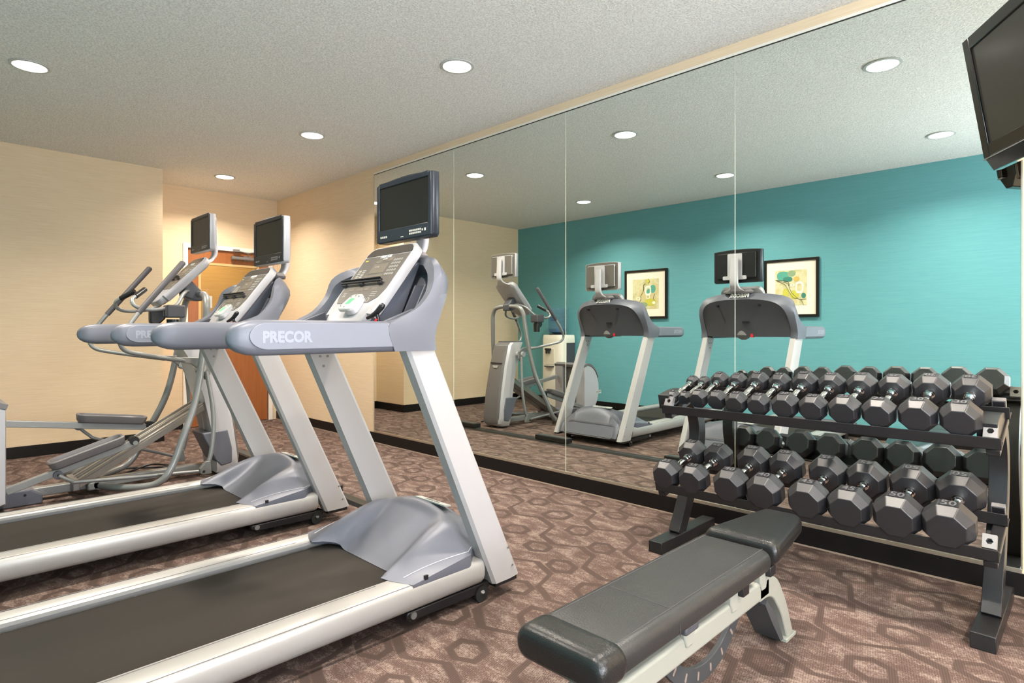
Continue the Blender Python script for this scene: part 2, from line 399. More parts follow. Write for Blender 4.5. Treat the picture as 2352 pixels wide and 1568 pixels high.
# right-hand wall with the opening for the added, unseen window
yc, ww = ADDED_WINDOWS[0]; wy0, wy1 = yc-ww/2, yc+ww/2
b = MB(); b.box(XW, XW+T, YB-T, wy0, 0, ZC); b.box(XW, XW+T, wy1, D+T, 0, ZC); b.box(XW, XW+T, wy0, wy1, 0, .78); b.box(XW, XW+T, wy0, wy1, 2.32, ZC)
struct(b.build('wall_right', beige, smooth=0))
b = MB()
for y0, y1, z0, z1 in ((wy0, wy0+.05, .78, 2.32), (wy1-.05, wy1, .78, 2.32), (wy0, wy1, .78, .83), (wy0, wy1, 2.27, 2.32), (yc-.025, yc+.025, .83, 2.27)):
    b.box(XW+.02, XW+.09, y0, y1, z0, z1)
win = struct(b.build('added_window_1', white_paint, smooth=0, bevel=.003))
glass = mat('added_window_glass', (1, 1, 1, 1), 0, trans=1., ior=1.05)
MB().box(XW+.05, XW+.056, wy0+.04, wy1-.04, .82, 2.28).build('pane', glass, win, smooth=0)
# baseboards
def bb(name, x0, x1, y0, y1): return struct(MB().box(x0, x1, y0, y1, .001, .1).build(name, base_black, smooth=0, bevel=.002))
bb('baseboard_mirror_side', XR+.0, XW, D-.012, D)
bb('baseboard_back', XE, GX0, YB, YB+.012)
bb('baseboard_end', XE, XE+.012, YB+.012, YC)
bb('baseboard_return', XR+.012, XE+.012, YC, YC+.012)
bb('baseboard_recess', XR, XR+.012, YC, DY0-.05)
# thin light carpet line along the mirror-side skirting
struct(MB().box(XR+.02, XW, D-.017, D-.012, .0, .007).build('trim_1', mat('carpet_edge_line', srgb(150, 132, 116), .8), smooth=0))

# door with vision panel, jambs and closer
b = MB()
for y0, y1, z0, z1 in ((DY0-.05, DY0, 0, DZ+.05), (DY1, DY1+.05, 0, DZ+.05), (DY0, DY1, DZ, DZ+.05)):
    b.box(XR-.02, XR+.018, y0, y1, z0, z1)
struct(b.build('trim_2', white_paint, smooth=0, bevel=.003))
GY0, GY1, GZ0, GZ1 = 2.37, 3.02, 1.02, 1.865
door = MB()
for y0, y1, z0, z1 in ((DY0+.004, GY0, .008, DZ-.004), (GY1, DY1-.004, .008, DZ-.004), (GY0, GY1, .008, GZ0), (GY0, GY1, GZ1, DZ-.004)):
    door.box(XR-.055, XR-.012, y0, y1, z0, z1)
door = struct(door.build('door_1', door_wood, smooth=0))
b = MB()
for y0, y1, z0, z1 in ((GY0-.02, GY0+.008, GZ0-.02, GZ1+.02), (GY1-.008, GY1+.02, GZ0-.02, GZ1+.02), (GY0, GY1, GZ1-.008, GZ1+.02), (GY0, GY1, GZ0-.02, GZ0+.008)):
    b.box(XR-.06, XR-.006, y0, y1, z0, z1)
b.build('glazing_bead', mat('glazing_bead', srgb(190, 160, 110), .5), door, smooth=0)
MB().box(XR-.036, XR-.030, GY0, GY1, GZ0, GZ1).build('pane', mat('door_glass', (1, .98, .93, 1), 0, trans=1., ior=1.1), door, smooth=0)
MB().box(XR-.012, XR-.0105, 2.40, 2.50, 1.36, 1.50).build('notice', white_plastic, door, smooth=0, label='small white notice taped to the door glass')
b = MB(); b.cyl((XR+.035, 2.70, 1.955), (XR+.035, 3.02, 1.955), .022)
b.tube([(XR+.035, 2.90, 1.98), (XR+.05, 2.88, 2.02), (XR+.04, 2.76, 2.045)], .006, 8); b.tube([(XR+.05, 2.88, 2.02), (XR+.04, 3.02, 2.05)], .006, 8)
b.box(XR-.012, XR+.02, 2.85, 2.94, 1.93, 1.99); b.box(XR+.017, XR+.05, 2.72, 2.79, 2.03, 2.06)
b.build('door_closer', steel, door, label='silver door closer arm on top rail')
b = MB(); b.tube([(XR-.01, 3.08, 1.0), (XR+.05, 3.08, 1.0), (XR+.055, 2.99, 1.0)], .009, 10); b.cyl((XR-.012, 3.08, 1.0), (XR-.004, 3.08, 1.0), .026)
b.build('door_handle', steel, door)
# corridor seen through the door glass
wallbox('wall_corridor', XR-1.55, XR-1.45, 1.6, 3.9, 0, 2.6, corr)
wallbox('wall_corridor_side', XR-1.45, XR-T, 1.55, 1.6, 0, 2.6, corr)
wallbox('wall_corridor_far', XR-1.45, XR-T, 3.9, 3.95, 0, 2.6, corr)
wallbox('floor_corridor', XR-1.55, XR-T, 1.55, 3.95, -.1, 0, carpet)
wallbox('ceiling_corridor', XR-1.55, XR-T, 1.55, 3.95, 2.6, 2.7, ceil_m)

# mirror wall: four glass panels, aluminium channel below and above
for i in range(4):
    x0, x1 = MX[i]+.0012, MX[i+1]-.0012
    o = MB().box(x0, x1, D-.008, D-.001, ZB, ZT).build('mirror_panel', mirror_m, smooth=0)
    pos = ['at the far left end beside the beige wall', 'second from the left, behind the near treadmill monitor', 'third from the left, above the dumbbell rack end', 'at the right end, behind the dumbbells and television'][i]
    tag(o, 'tall frameless wall mirror panel '+pos, 'mirror', 'mirror panels along the wall')
b = MB(); b.box(MX[0]-.003, MX[4]+.003, D-.013, D-.0005, ZB-.012, ZB); b.box(MX[0]-.003, MX[4]+.003, D-.013, D-.0095, ZB, ZB+.006)
struct(b.build('trim_3', alu, smooth=0, bevel=.001))
b = MB(); b.box(MX[0]-.003, MX[4]+.003, D-.010, D-.0005, ZT, ZT+.006)
struct(b.build('trim_4', mat('mirror_top_dark', srgb(44, 42, 34), .4), smooth=0))
struct(MB().box(MX[0]-.004, MX[4]+.004, D-.008, D-.0005, ZT+.006, ZT+.022).build('trim_5', white_paint, smooth=0))
for k, x in enumerate((MX[0]-.002, MX[4]+.002)):
    struct(MB().box(x-.0025, x+.0025, D-.010, D-.0005, ZB, ZT+.006).build('trim_%d' % (6+k), alu, smooth=0))
for k in (1, 2, 3):
    struct(MB().box(MX[k]-.0012, MX[k]+.0012, D-.0095, D-.001, ZB, ZT).build('trim_%d' % (7+k), mat('seam', srgb(200, 200, 180), .4), smooth=0))

# ---------------------------------------------------------------- ceiling downlights
LX = [-.951-1.842*k for k in (-1, 0, 1, 2)]+[-6.55]; LY = [.531, 2.354]
lens_m = mat('downlight_lens', (1, 1, 1, 1), .5, emit=(1, .95, .86, 1), es=6.)
first = None
names_x = {0: 'nearest the right-hand wall', 1: 'above the dumbbell rack end', 2: 'level with the near treadmill', 3: 'level with the elliptical', 4: 'nearest the wooden door'}
for yi, ly in enumerate(LY):
    for xi, lx in enumerate(LX):
        if yi == 0 and xi == 4: continue
        lab = 'round ceiling downlight %s, in the row by the %s' % (names_x[xi], ['blue wall', 'mirror wall'][yi])
        if first is None:
            first = thing('recessed_downlight', lab, 'ceiling light', (lx, ly, ZC), 'recessed downlights')
            MB().lathe([(.102, -.001), (.102, -.006), (.086, -.008), (.084, -.001)], n=40).build('trim_ring', white_plastic, first)
            MB().lathe([(.083, -.003), (.083, -.0055)], n=40).build('lens', lens_m, first)
            r = first
        else: r = copy_tree(first, (lx, ly, ZC), lab)
        l = bpy.data.lights.new('downlight_lamp', 'AREA'); l.shape = 'DISK'; l.size = .15; l.energy = 15; l.color = (1, .90, .78); l.spread = math.radians(140)
        lo = bpy.data.objects.new('downlight_lamp', l); C.objects.link(lo); lo.parent = r; lo.location = (0, 0, -.012)
area('corridor_lamp', (XR-.8, 2.8, 2.55), (0, 0, 0), .5, .5, 14, (1, .82, .58))

# ================================================================ TREADMILLS
def monitor(t, off, zc, yf, dark):
    """small fitness television: parts bezel, housing, screen, controls, bracket, neck"""
    W, H = .415, .27; z0, z1 = zc-H/2, zc+H/2
    shell = navy_bezel if dark else plastic_light; back = black if dark else plastic_dark
    cav = .012
    # outer shell with gently arched top
    def out(y, s, dz=0):
        pts = []
        for k in range(13):
            x = -.5+k/12; pts.append((x*W*s, y, z1*1-(1-s)*.03+.012*(1-(2*x)**2)))
        pts += [(W*s/2+.0, y, z1-.02), (W*s/2, y, z0+.012), (W*s/2-.012, y, z0), (-W*s/2+.012, y, z0), (-W*s/2, y, z0+.012), (-W*s/2, y, z1-.02)]
        return pts
    m = MB().loft([out(yf+.002, .975), out(yf+.008, 1.0), out(yf+.036, 1.0), out(yf+.046, .95)])
    mon = m.build('monitor_shell', shell, t, off, smooth=50, label='dark monitor casing' if dark else 'light grey monitor casing')
    fr = MB()
    bw, bt, bbm = .024, .022, .058
    sx0, sx1, sz0, sz1 = -W/2+bw, W/2-bw, z0+bbm, z1-bt+.004
    for x0, x1, a0, a1 in ((-W/2+.004, sx0, z0+.004, z1-.003), (sx1, W/2-.004, z0+.004, z1-.003), (sx0, sx1, z0+.004, sz0), (sx0, sx1, sz1, z1+.006)):
        fr.box(x0, x1, yf-.004, yf+.006, a0, a1)
    fr.build('bezel', navy_bezel if dark else black, mon, off, bevel=.003)
    MB().box(sx0-.002, sx1+.002, yf+.0015, yf+.004, sz0-.002, sz1+.002).build('screen', screen, mon, off)
    # printed buttons
    b = MB()
    for k in range(4): b.box(-.17+k*.014, -.161+k*.014, yf-.0052, yf-.004, z0+.022, z0+.031)
    for r_ in range(2):
        for k in range(7): b.box(.052+k*.0125, .061+k*.0125, yf-.0052, yf-.004, z0+.018+r_*.012, z0+.026+r_*.012)
    b.box(.142, .15, yf-.0052, yf-.004, z0+.026, z0+.034); b.box(.16, .17, yf-.0055, yf-.004, z0+.024, z0+.036); b.box(-.012, .008, yf-.0052, yf-.004, z0+.013, z0+.017)
    b.build('buttons', console_line if dark else plastic_mid, mon, off)
    # back bulge with vents
    b = MB(); b.box(-.165, .165, yf+.04, yf+.064, z0+.035, z1-.02)
    b.build('back_housing', back if dark else plastic_light, mon, off, bevel=.004)
    b = MB(); b.prism(rrect(.322, .205, .008, 3, 0, (z0+.035+z1-.02)/2), 'y', yf+.062, yf+.0655)
    b.prism([(x*.985, z0+(z-z0)*.985+.002) for x, y_, z in out(yf, .95)], 'y', yf+.0445, yf+.0475)
    b.build('back_plate', black if dark else plastic_back, mon, off, bevel=.001)
    b = MB()
    for k in range(20):
        z = z0+.055+k*.0088; b.box(.1655, .1668, yf+.047, yf+.060, z, z+.0042); b.box(.125, .15, yf+.0642, yf+.0650, z, z+.0035)
    b.build('vents', black, mon, off)
    b = MB(); b.prism(rrect(.125, .205, .008, 3, -.01, zc+.005), 'y', yf+.064, yf+.074)
    b.prism(rrect(.20, .032, .008, 3, -.01, z0+.04), 'y', yf+.064, yf+.082)
    b.build('bracket_plate', plastic_light, mon, off, bevel=.002)
    # S shaped neck
    prof = [(yf+.100, zc+.07, .033), (yf+.104, zc, .034), (yf+.108, z0+.03, .035), (yf+.102, z0-.02, .036), (yf+.080, z0-.052, .045), (yf+.05, z0-.075, .085), (yf+.03, z0-.085, .105)]
    rings = []
    P = [Vector((0, a, b_)) for a, b_, c in prof]; R = [c for a, b_, c in prof]; P, R = spline(P, R, 4)
    for p, r in zip(P, R):
        ring = []
        for (u, v) in rrect(2*r, .030, .012, 3): ring.append((u-.0, p.y+v, p.z))
        rings.append(ring)
    MB().loft(rings).build('neck', plastic_light, mon, off, smooth=60)
    return mon

def console_panel(t, off, c0, c1, hw, thick, full=True):
    """leaning slab from c0=(y,z) bottom to c1=(y,z) top; local u across, v up the slope, n toward the user"""
    up = Vector((0, c1[0]-c0[0], c1[1]-c0[1])); L = up.length; up.normalize()
    M = frame_M((0, c0[0], c0[1]), (1, 0, 0), up)       # z = x cross up -> points to the user/up
    def outline(s, top=.055, bot=.075, dz=0.0):
        pts = []
        w = hw*s; 
        for k in range(7):
            a = PI*k/6/2; pts.append((w-top*.9+top*.9*math.cos(a), L*(.5+.5*s)-top+top*math.sin(a)))
        for k in range(7):
            a = PI/2+PI/2*k/6; pts.append((-w+top*.9+top*.9*math.cos(a), L*(.5+.5*s)-top+top*math.sin(a)))
        wb = w*.80
        pts += [(-w, L*.30), (-w*.95, L*.12)]
        for k in range(6):
            a = PI+PI/2*k/5; pts.append((-wb+.05+.05*math.cos(a), L*(.5-.5*s)+.05+.05*math.sin(a)))
        for k in range(6):
            a = 1.5*PI+PI/2*k/5; pts.append((wb-.05+.05*math.cos(a), L*(.5-.5*s)+.05+.05*math.sin(a)))
        pts += [(w*.95, L*.12), (w, L*.30)]
        return pts
    mk = lambda pts, z: [M @ Vector((p[0], p[1], z)) for p in pts]
    slab = MB().loft([mk(outline(.90), -thick), mk(outline(.99), -thick*.75), mk(outline(1.0), -.006), mk(outline(.975), 0)])
    c = slab.build('console', console_shell, t, off, smooth=45)
    # dark faceplate and cap
    fw = hw-.016
    face = [(-fw, L*.42), (-fw*.97, L*.34), (-fw*.85, L*.26), (-fw*.5, L*.25), (-fw*.40, L*.32), (fw*.38, L*.32), (fw*.40, L*.25), (fw*.6, L*.25), (fw*.88, L*.31), (fw, L*.42), (fw, L*.855), (-fw, L*.855)] if full else \
        [(-fw, L*.38), (-fw*.9, L*.26), (fw*.9, L*.26), (fw, L*.38), (fw, L*.855), (-fw, L*.855)]
    b = MB(); b.loft([mk(face, .0), mk(face, .0022)]); b.build('faceplate', console_grey, c, off)
    cap = [(fw, L*.868), (fw, L*.90)]+[(fw-.045+.045*math.cos(PI/2*k/5), L*.955-.045+.045*math.sin(PI/2*k/5)+.008) for k in range(6)]
    cap = cap+[(-x, y) for x, y in cap[::-1]]
    b = MB(); b.loft([mk(cap, .0), mk(cap, .0022)]); b.build('display_cap', console_dark, c, off)
    text_obj('console_lettering', 'PRECOR', .022, M @ Matrix.Translation((0, L*.84, .003)), white_print, c, off, .0004, .0006)
    b = MB()
    b.prism([(-.052, L*.62), (.058, L*.62), (.058, L*.745), (-.052, L*.745)], 'z', .0022, .0034, M)
    b.prism([(-.05, L*.76), (-.01, L*.76), (-.01, L*.80), (-.05, L*.80)], 'z', .0022, .0032, M)
    b.prism([(.03, L*.77), (.07, L*.77), (.07, L*.82), (.03, L*.82)], 'z', .0022, .0032, M)
    b.prism([(-.075, L*.575), (.07, L*.575), (.07, L*.60), (-.075, L*.60)], 'z', .0022, .0032, M)
    for x in (-.11, -.045, .005, .065): b.prism([(x, L*.40), (x+.035, L*.40), (x+.035, L*.44), (x, L*.44)], 'z', .0022, .0030, M)
    b.build('display_window', lcd, c, off)
    b = MB()
    def ringy(cx, cy, r, w=.0012, n=14):
        b.loft([[M @ Vector((cx+rr*math.cos(2*PI*k/n), cy+rr*math.sin(2*PI*k/n), zz)) for k in range(n)] for rr, zz in ((r, .0022), (r, .0030), (r-w, .0030), (r-w, .0022))], cap=False)
    for x in (-.095, -.06, -.022, .018): ringy(x, L*.535, .011)
    for j in range(5):
        for i in range(4): ringy(.085+i*.017, L*(.60+j*.045), .0056)
    for j in range(6):
        for i in range(2): b.box(-.145+i*.032, -.123+i*.032, L*(.56+j*.022), L*(.56+j*.022)+.004, .0022, .003, M)
    for j in range(3):
        b.box(-.14, -.115, L*(.34+j*.018), L*(.34+j*.018)+.0022, .0022, .003, M); b.box(.08, .12, L*(.33+j*.022), L*(.33+j*.022)+.002, .0022, .003, M)
    b.box(-.012, .02, L*.80, L*.80+.006, .0022, .003, M); b.box(-.03, .0, L*.70, L*.70+.003, .0034, .004, M)
    ringy(.085, L*.285, .011)
    b.build('keypad_print', console_line, c, off)
    MB().box(-.15, -.128, L*.80, L*.80+.007, .0022, .003, M).build('yellow_mark', yellow_print, c, off)
    # reading ledge: bar on three feet
    b = MB(); b.box(-hw*1.02, hw*.66, L*.478, L*.505, .012, .022, M); b.box(-hw*1.02, hw*.66, L*.500, L*.507, .012, .030, M)
    for x in (-hw*.98, -.045, hw*.52): b.box(x, x+.026, L*.46, L*.49, .002, .016, M)
    b.build('reading_ledge', black, c, off, bevel=.0015)
    return c, M, L

def treadmill(xc, label, dark_monitor):
    off = (0, .8, 0)
    t = thing('treadmill', label, 'treadmill', (xc, .8, 0), 'treadmills facing the mirror')
    # --- side rails
    for s in (1, -1):
        pr = [(.298, .163), (.298, .176), (.305, .181), (.385, .181), (.392, .180), (.401, .176), (.405, .172), (.409, .160), (.412, .140), (.411, .118), (.405, .100), (.394, .086), (.378, .078), (.33, .076), (.33, .163)]
        rings = []
        for y, k in ((-.24, .9), (-.22, 1), (1.628, 1), (1.645, .985), (1.652, .95)):
            rings.append([(s*(.355+(x-.355)*k), y, .128+(z-.128)*k) for x, z in pr])
        o = MB().loft(rings).build('side_rail', rail_silver, t, off, smooth=40)
        MB().box(s*.3995-.0006, s*.3995+.0006, -.2, 1.3, .1795, .1815).build('groove', plastic_mid, o, off, smooth=0)
        MB().box(s*.315-.0012, s*.315+.0012, -.2, 1.2, .1812, .1822).build('tread_line', plastic_mid, o, off, smooth=0)
    # --- rear cap
    b = MB(); b.prism([(-.415, .07), (.415, .07), (.415, .175), (-.415, .175)], 'y', -.30, -.225); b.build('rear_cap', plastic_dark, t, off, bevel=.02, segs=3)
    # --- belt
    b = MB(); b.prism([(-.19, .150), (-.205, .142), (-.21, .13), (-.205, .118), (-.19, .11), (1.6, .11), (1.6, .150)], 'x', -.288, .288); b.build('running_belt', rubber, t, off, smooth=50)
    b = MB(); b.box(-.297, .297, -.18, 1.5, .112, .144); b.build('deck', black, t, off)
    # --- motor hood height field
    def hood(u, v):
        x = -.405+.81*u; ax = abs(x)
        if ax < .20: yr = 1.345
        elif ax < .27: yr = 1.345-.095*(ax-.20)/.07
        elif ax < .32: yr = 1.25+.01*(ax-.27)/.05
        else: yr = 1.26+.04*(ax-.32)/.085
        yf = 1.69
        y = yr+(yf-yr)*v
        w = min(1, max(0, (ax-.155-.11*min(1, (y-1.25)/.5)*0)/.085)); w = w*w*(3-2*w)
        tt = min(1, (y-yr)/(1.62-yr)); 
        hc = .350-.62*ax*ax
        zc = .152+(hc-.152)*(1-(1-tt)**1.25)*(.58+.42*tt)
        zw = .183+(hc-.183)*math.sin(PI/2*tt)**1.0
        z = zc*(1-w)+zw*w
        # shoulders fall to the rails
        if ax > .27:
            k = (ax-.27)/.135; fall = k**1.5
            z = z*(1-fall)+(.181+.035*min(1, tt*1.2))*fall
        if y > 1.58: x *= 1-.14*min(1, (y-1.58)/.06)
        if y > 1.62:
            q = (y-1.62)/(yf-1.62); z -= .012*q*q
        return (x, y, z)
    nu, nv = 54, 36
    b = MB(); b.grid(hood, nu, nv)
    # skirts: front face down, sides down
    fr = [hood(i/nu, 1) for i in range(nu+1)]
    rows = [[(p[0], p[1], p[2]) for p in fr], [(p[0]*.995, p[1]+.022, p[2]-.016) for p in fr], [(p[0]*.99, 1.742, min(.27, p[2]-.02)) for p in fr], [(p[0]*.985, 1.79, .16) for p in fr], [(p[0]*.98, 1.828, .085) for p in fr], [(p[0]*.93, 1.81, .066) for p in fr]]
    b.loft(rows, cap=False, closed=False)
    for s_, u in ((1, 1), (-1, 0)):
        ed = [hood(u, j/nv) for j in range(nv+1)]
        b.loft([[p for p in ed], [(p[0]+.001*s_, p[1], max(.17, p[2]-.06)) for p in ed], [(p[0]*.97, p[1], .10) for p in ed]], cap=False, closed=False)
    re = [hood(i/nu, 0) for i in range(nu+1)]
    b.loft([re, [(p[0], p[1]+.012, p[2]-.012) for p in re]], cap=False, closed=False)
    mh = b.build('motor_hood', plastic, t, off, smooth=38)
    # raised crease strips that mark the scoop's edge
    for s_ in (1, -1):
        pts = []
        for k in range(15):
            q = k/14; x = s_*(.345+.055*q); y = 1.30+.36*q
            uu_ = (x+.405)/.81; 
            h = hood(uu_, 0); yr = h[1]; vv = max(0, min(1, (y-yr)/(1.69-yr))); p = hood(uu_, vv); pts.append((p[0], p[1], p[2]+.0006))
        MB().tube(pts, .0016, 6).build('hood_crease', plastic_light, mh, off)
    # front recessed panel outline (seen in the mirror)
    Mf = frame_M((0, 1.797, .172), (-1, 0, 0), (0, -.46, 1))
    b = MB(); outer = rrect(.60, .15, .04, 5); inner = rrect(.588, .138, .035, 5)
    b.loft([[Mf @ Vector((p[0], p[1]-.03, 0)) for p in outer], [Mf @ Vector((p[0], p[1]-.03, .003)) for p in outer], [Mf @ Vector((p[0], p[1]-.03, .003)) for p in inner], [Mf @ Vector((p[0], p[1]-.03, 0)) for p in inner]], cap=False)
    b.build('front_panel_line', plastic_mid, mh, off)
    # badge on the crest
    p0 = hood(.5+.02/.81, .84); p1 = hood(.5+.02/.81, .97)
    nup = (Vector(p0)-Vector(p1)).normalized()
    Mb = frame_M((.06, (p0[1]+p1[1])/2, (p0[2]+p1[2])/2+.002), (1, 0, 0), -nup)
    MB().prism(rrect(.22, .040, .006, 3), 'z', -.004, .0012, Mb).build('badge', white_plastic, mh, off)
    text_obj('badge_lettering', 'PRECOR', .026, Mb @ Matrix.Translation((0, 0, .0018)), plastic_mid, mh, off, .0003, .0004)
    b = MB(); Mn = frame_M((.345, 1.345, .186), (0, 1, 0), (0, 0, 1)); b.box(-.008, .008, 0, .016, -.004, .004, frame_M((.403, 1.36, .184), (0, 1, 0), (0, 0, 1)))
    b.build('notch', black, mh, off)
    # --- uprights
    for s in (1, -1):
        def sec(yr, yf, z):
            dy = yf-yr; xi = .357
            return [(s*xi, yr+.004, z), (s*.407, yr, z), (s*.42, yr+.012, z), (s*.42, yr+dy*.55, z), (s*.412, yf-.012, z), (s*.402, yf, z), (s*(xi+.004), yf, z), (s*xi, yf-.012, z)]
        o = MB().loft([sec(1.695, 1.852, .078 if False else .068), sec(1.685, 1.842, .09), sec(1.265, 1.397, 1.04)]).build('upright', silver, t, off, smooth=20)
        xs = s*.356
        for (yy, zz) in ((1.335, .99), (1.372, .99), (1.352, .945)): MB().cyl((xs-s*.002, yy, zz), (xs+s*.002, yy, zz), .006, 12).build('bolt', steel, o, off)
        for (yy, zz) in ((1.80, .12), (1.775, .20)): MB().cyl((s*.4195, yy, zz), (s*.421, yy, zz), .005, 12).build('bolt', steel, o, off)
        b = MB(); b.box(s*.362, s*.412, 1.71, 1.835, .05, .072); b.build('upright_foot', black, o, off, bevel=.002)
    # --- lift arms, bolts and wheels underneath
    for s in (1, -1):
        b = MB(); b.prism([(1.29, .074), (1.285, .055), (1.32, .040), (1.64, .034), (1.70, .05), (1.70, .075)], 'x', s*.36, s*.385); la = b.build('lift_arm', black, t, off, bevel=.004)
        MB().cyl((s*.383, 1.315, .060), (s*.391, 1.315, .060), .013).build('pivot_bolt', steel, la, off)
        MB().cyl((s*.355, 1.655, .034), (s*.390, 1.655, .034), .033).build('wheel', tyre, la, off)
        MB().cyl((s*.389, 1.655, .040), (s*.3935, 1.655, .045), .009).build('axle_cap', steel, la, off)
    MB().box(-.36, .36, 1.62, 1.70, .03, .07).build('lift_crossbar', black, t, off)
    for s in (1, -1): MB().cyl((s*.34, -.15, .0), (s*.34, -.15, .08), .03).build('rear_foot', black, t, off)
    # --- armrests
    for s in (1, -1):
        rings = []
        Y0, Y1 = .655, 1.215
        ys = [Y0+.0*1, Y0+.004, Y0+.014, Y0+.03, Y0+.055, Y0+.09, Y0+.14, .95, 1.19]
        for k, y in enumerate(ys):
            d = min(1, (y-Y0)/.095); sc_ = max(.0004, 1-(1-d)**2.3)**.5 if y < Y0+.095 else 1
            zc = 1.087; hh = .0545*(.05+.95*sc_); hw_ = .040*(.10+.90*sc_)
            sec = []
            for a in range(20):
                an = 2*PI*a/20; ca_, sa_ = math.cos(an), math.sin(an); e = .55
                sec.append((s*(.378+hw_*abs(ca_)**e*(1 if ca_ > 0 else -1)), y, zc+hh*abs(sa_)**e*(1 if sa_ > 0 else -1)))
            rings.append(sec)
        # slanted joint with the dash
        last = [(x, 1.19+.022-(z-1.087)*.35, z) for x, y, z in rings[-1]]; rings[-1] = last
        ar = MB().loft(rings).build('armrest', plastic, t, off, smooth=50)
        # side panel, lettered, rounded tip; paler colour paints light on the outward face
        pts = []
        for k in range(17):
            a = PI/2+PI*k/16; pts.append((.765+.058*math.cos(a), 1.092+.0405*math.sin(a)))
        pts += [(1.205, 1.0515), (1.182, 1.1325)]
        MB().prism(pts, 'x', s*.4155, s*.4195).build('side_panel', mat('armrest_panel_lit', srgb(120, 123, 135), .42, .1) if 'armrest_panel_lit' not in MATS else MATS['armrest_panel_lit'], ar, off, bevel=.0015)
        Mt = frame_M((s*.4195, .822, 1.088), (0, s, 0), (0, 0, 1))
        text_obj('lettering', 'PRECOR', .046, Mt, emboss, ar, off, .0008, .0024, wf=.90)
    # --- dash: arched hood, its front panel and rear cavity
    Tt = [(.42, 1.397, 1.035), (.42, 1.390, 1.09), (.418, 1.418, 1.17), (.414, 1.448, 1.24), (.402, 1.462, 1.305), (.372, 1.458, 1.355), (.30, 1.485, 1.390), (.19, 1.535, 1.409), (.08, 1.560, 1.418), (0, 1.565, 1.42)]
    Rr = [(.42, 1.212, 1.035), (.42, 1.185, 1.12), (.410, 1.245, 1.156), (.412, 1.325, 1.198), (.408, 1.385, 1.270), (.388, 1.408, 1.345), (.315, 1.445, 1.386), (.20, 1.508, 1.405), (.08, 1.528, 1.411), (0, 1.53, 1.412)]
    Pp = [(.36, 1.392, 1.035), (.365, 1.395, 1.09), (.368, 1.435, 1.165), (.362, 1.480, 1.235), (.342, 1.512, 1.285), (.305, 1.535, 1.322), (.25, 1.555, 1.345), (.17, 1.578, 1.358), (.08, 1.592, 1.364), (0, 1.595, 1.365)]
    Ri = [(.350, 1.212, 1.035), (.352, 1.190, 1.125), (.372, 1.245, 1.150), (.376, 1.325, 1.190), (.370, 1.383, 1.256), (.350, 1.408, 1.318), (.280, 1.447, 1.356), (.185, 1.503, 1.380), (.08, 1.522, 1.389), (0, 1.524, 1.390)]
    Qi = [(.345, 1.33, 1.035), (.345, 1.33, 1.09), (.352, 1.385, 1.15), (.348, 1.435, 1.21), (.330, 1.470, 1.26), (.295, 1.500, 1.300), (.238, 1.525, 1.326), (.165, 1.545, 1.342), (.08, 1.560, 1.348), (0, 1.564, 1.350)]
    full = lambda L_: [Vector(p) for p in L_]+[Vector((-p[0], p[1], p[2])) for p in L_[::-1][1:]]
    def sm(L_): P_, _ = spline(full(L_), [0]*len(full(L_)), 3); return P_
    T_, R_, P_, I_, Q_ = map(sm, (Tt, Rr, Pp, Ri, Qi))
    mid = [(a*.5+b_*.5) + Vector((.012*(1 if a.x > .3 else -1 if a.x < -.3 else 0), 0, .006 if a.z > 1.3 else 0)) for a, b_ in zip(R_, T_)]
    b = MB(); b.loft([Q_, I_, R_, mid, T_, [a*.45+c*.55+Vector((0, .004, .003)) for a, c in zip(T_, P_)], P_], cap=False, closed=False)
    # bottom edges of both arms
    for idx in (0, -1):
        ring = [Q_[idx], I_[idx], R_[idx], mid[idx], T_[idx], P_[idx]]; b.add(ring, [tuple(range(6))])
    dash = b.build('console_hood', plastic, t, off, smooth=40)
    n = len(P_); b = MB()
    def fill(C_, yb, zb, bul):
        rows = []
        for k in range(7):
            q = k/6; rows.append([Vector((p.x*(1-.02*q), p.y*(1-q)+(yb+.11*(1-(p.x/.37)**2))*q+bul*math.sin(PI*q), p.z*(1-q)+zb*q)) for p in C_])
        return rows
    b.loft(fill(P_[3:-3], 1.385, 1.05, -.012), cap=False, closed=False); b.build('front_shell', plastic_dark, dash, off, smooth=50)
    b = MB(); b.loft(fill(Q_[3:-3], 1.34, 1.10, -.02), cap=False, closed=False); b.build('cavity_back', cavity_m, dash, off, smooth=50)
    b = MB()
    for x in (-.22, .22, .285): MB().prism([(1.36, 1.12), (1.445, 1.29), (1.49, 1.29), (1.44, 1.12)], 'x', x-.004, x+.004).build('cavity_rib', plastic, dash, off)
    # tray with cup recesses and cross bar
    b = MB(); tp = [(-.352, 1.0+.06), (-.30, 1.03), (-.19, 1.05), (.19, 1.05), (.30, 1.03), (.352, 1.06), (.352, 1.38), (.2, 1.46), (-.2, 1.46), (-.352, 1.38)]
    b.loft([[(x, y, 1.075) for x, y in tp], [(x, y, 1.120) for x, y in tp], [(x*.985, y+(.006 if y < 1.2 else 0), 1.128) for x, y in tp]])
    tray = b.build('tray', plastic_mid, dash, off, smooth=30)
    for s in (1, -1):
        b = MB(); b.lathe([(.048, .0), (.048, .006), (.041, .006), (.036, -.0)], c=(s*.262, 1.165, 1.126), n=28); b.build('cup_holder_ring', plastic_dark, tray, off)
        MB().lathe([(.040, .0), (.040, .002)], c=(s*.262, 1.165, 1.1285), n=28).build('cup_recess', plastic_dark, tray, off)
        MB().prism([(1.03, 1.05), (1.03, 1.12), (1.20, 1.135), (1.345, 1.19), (1.36, 1.05)], 'x', s*.33, s*.352).build('tray_side', plastic, tray, off)
    MB().tube([(-.34, 1.385, 1.062), (0, 1.48, 1.062), (.34, 1.385, 1.062)], .013, 10, sub=5).build('grip_bar', black, dash, off)
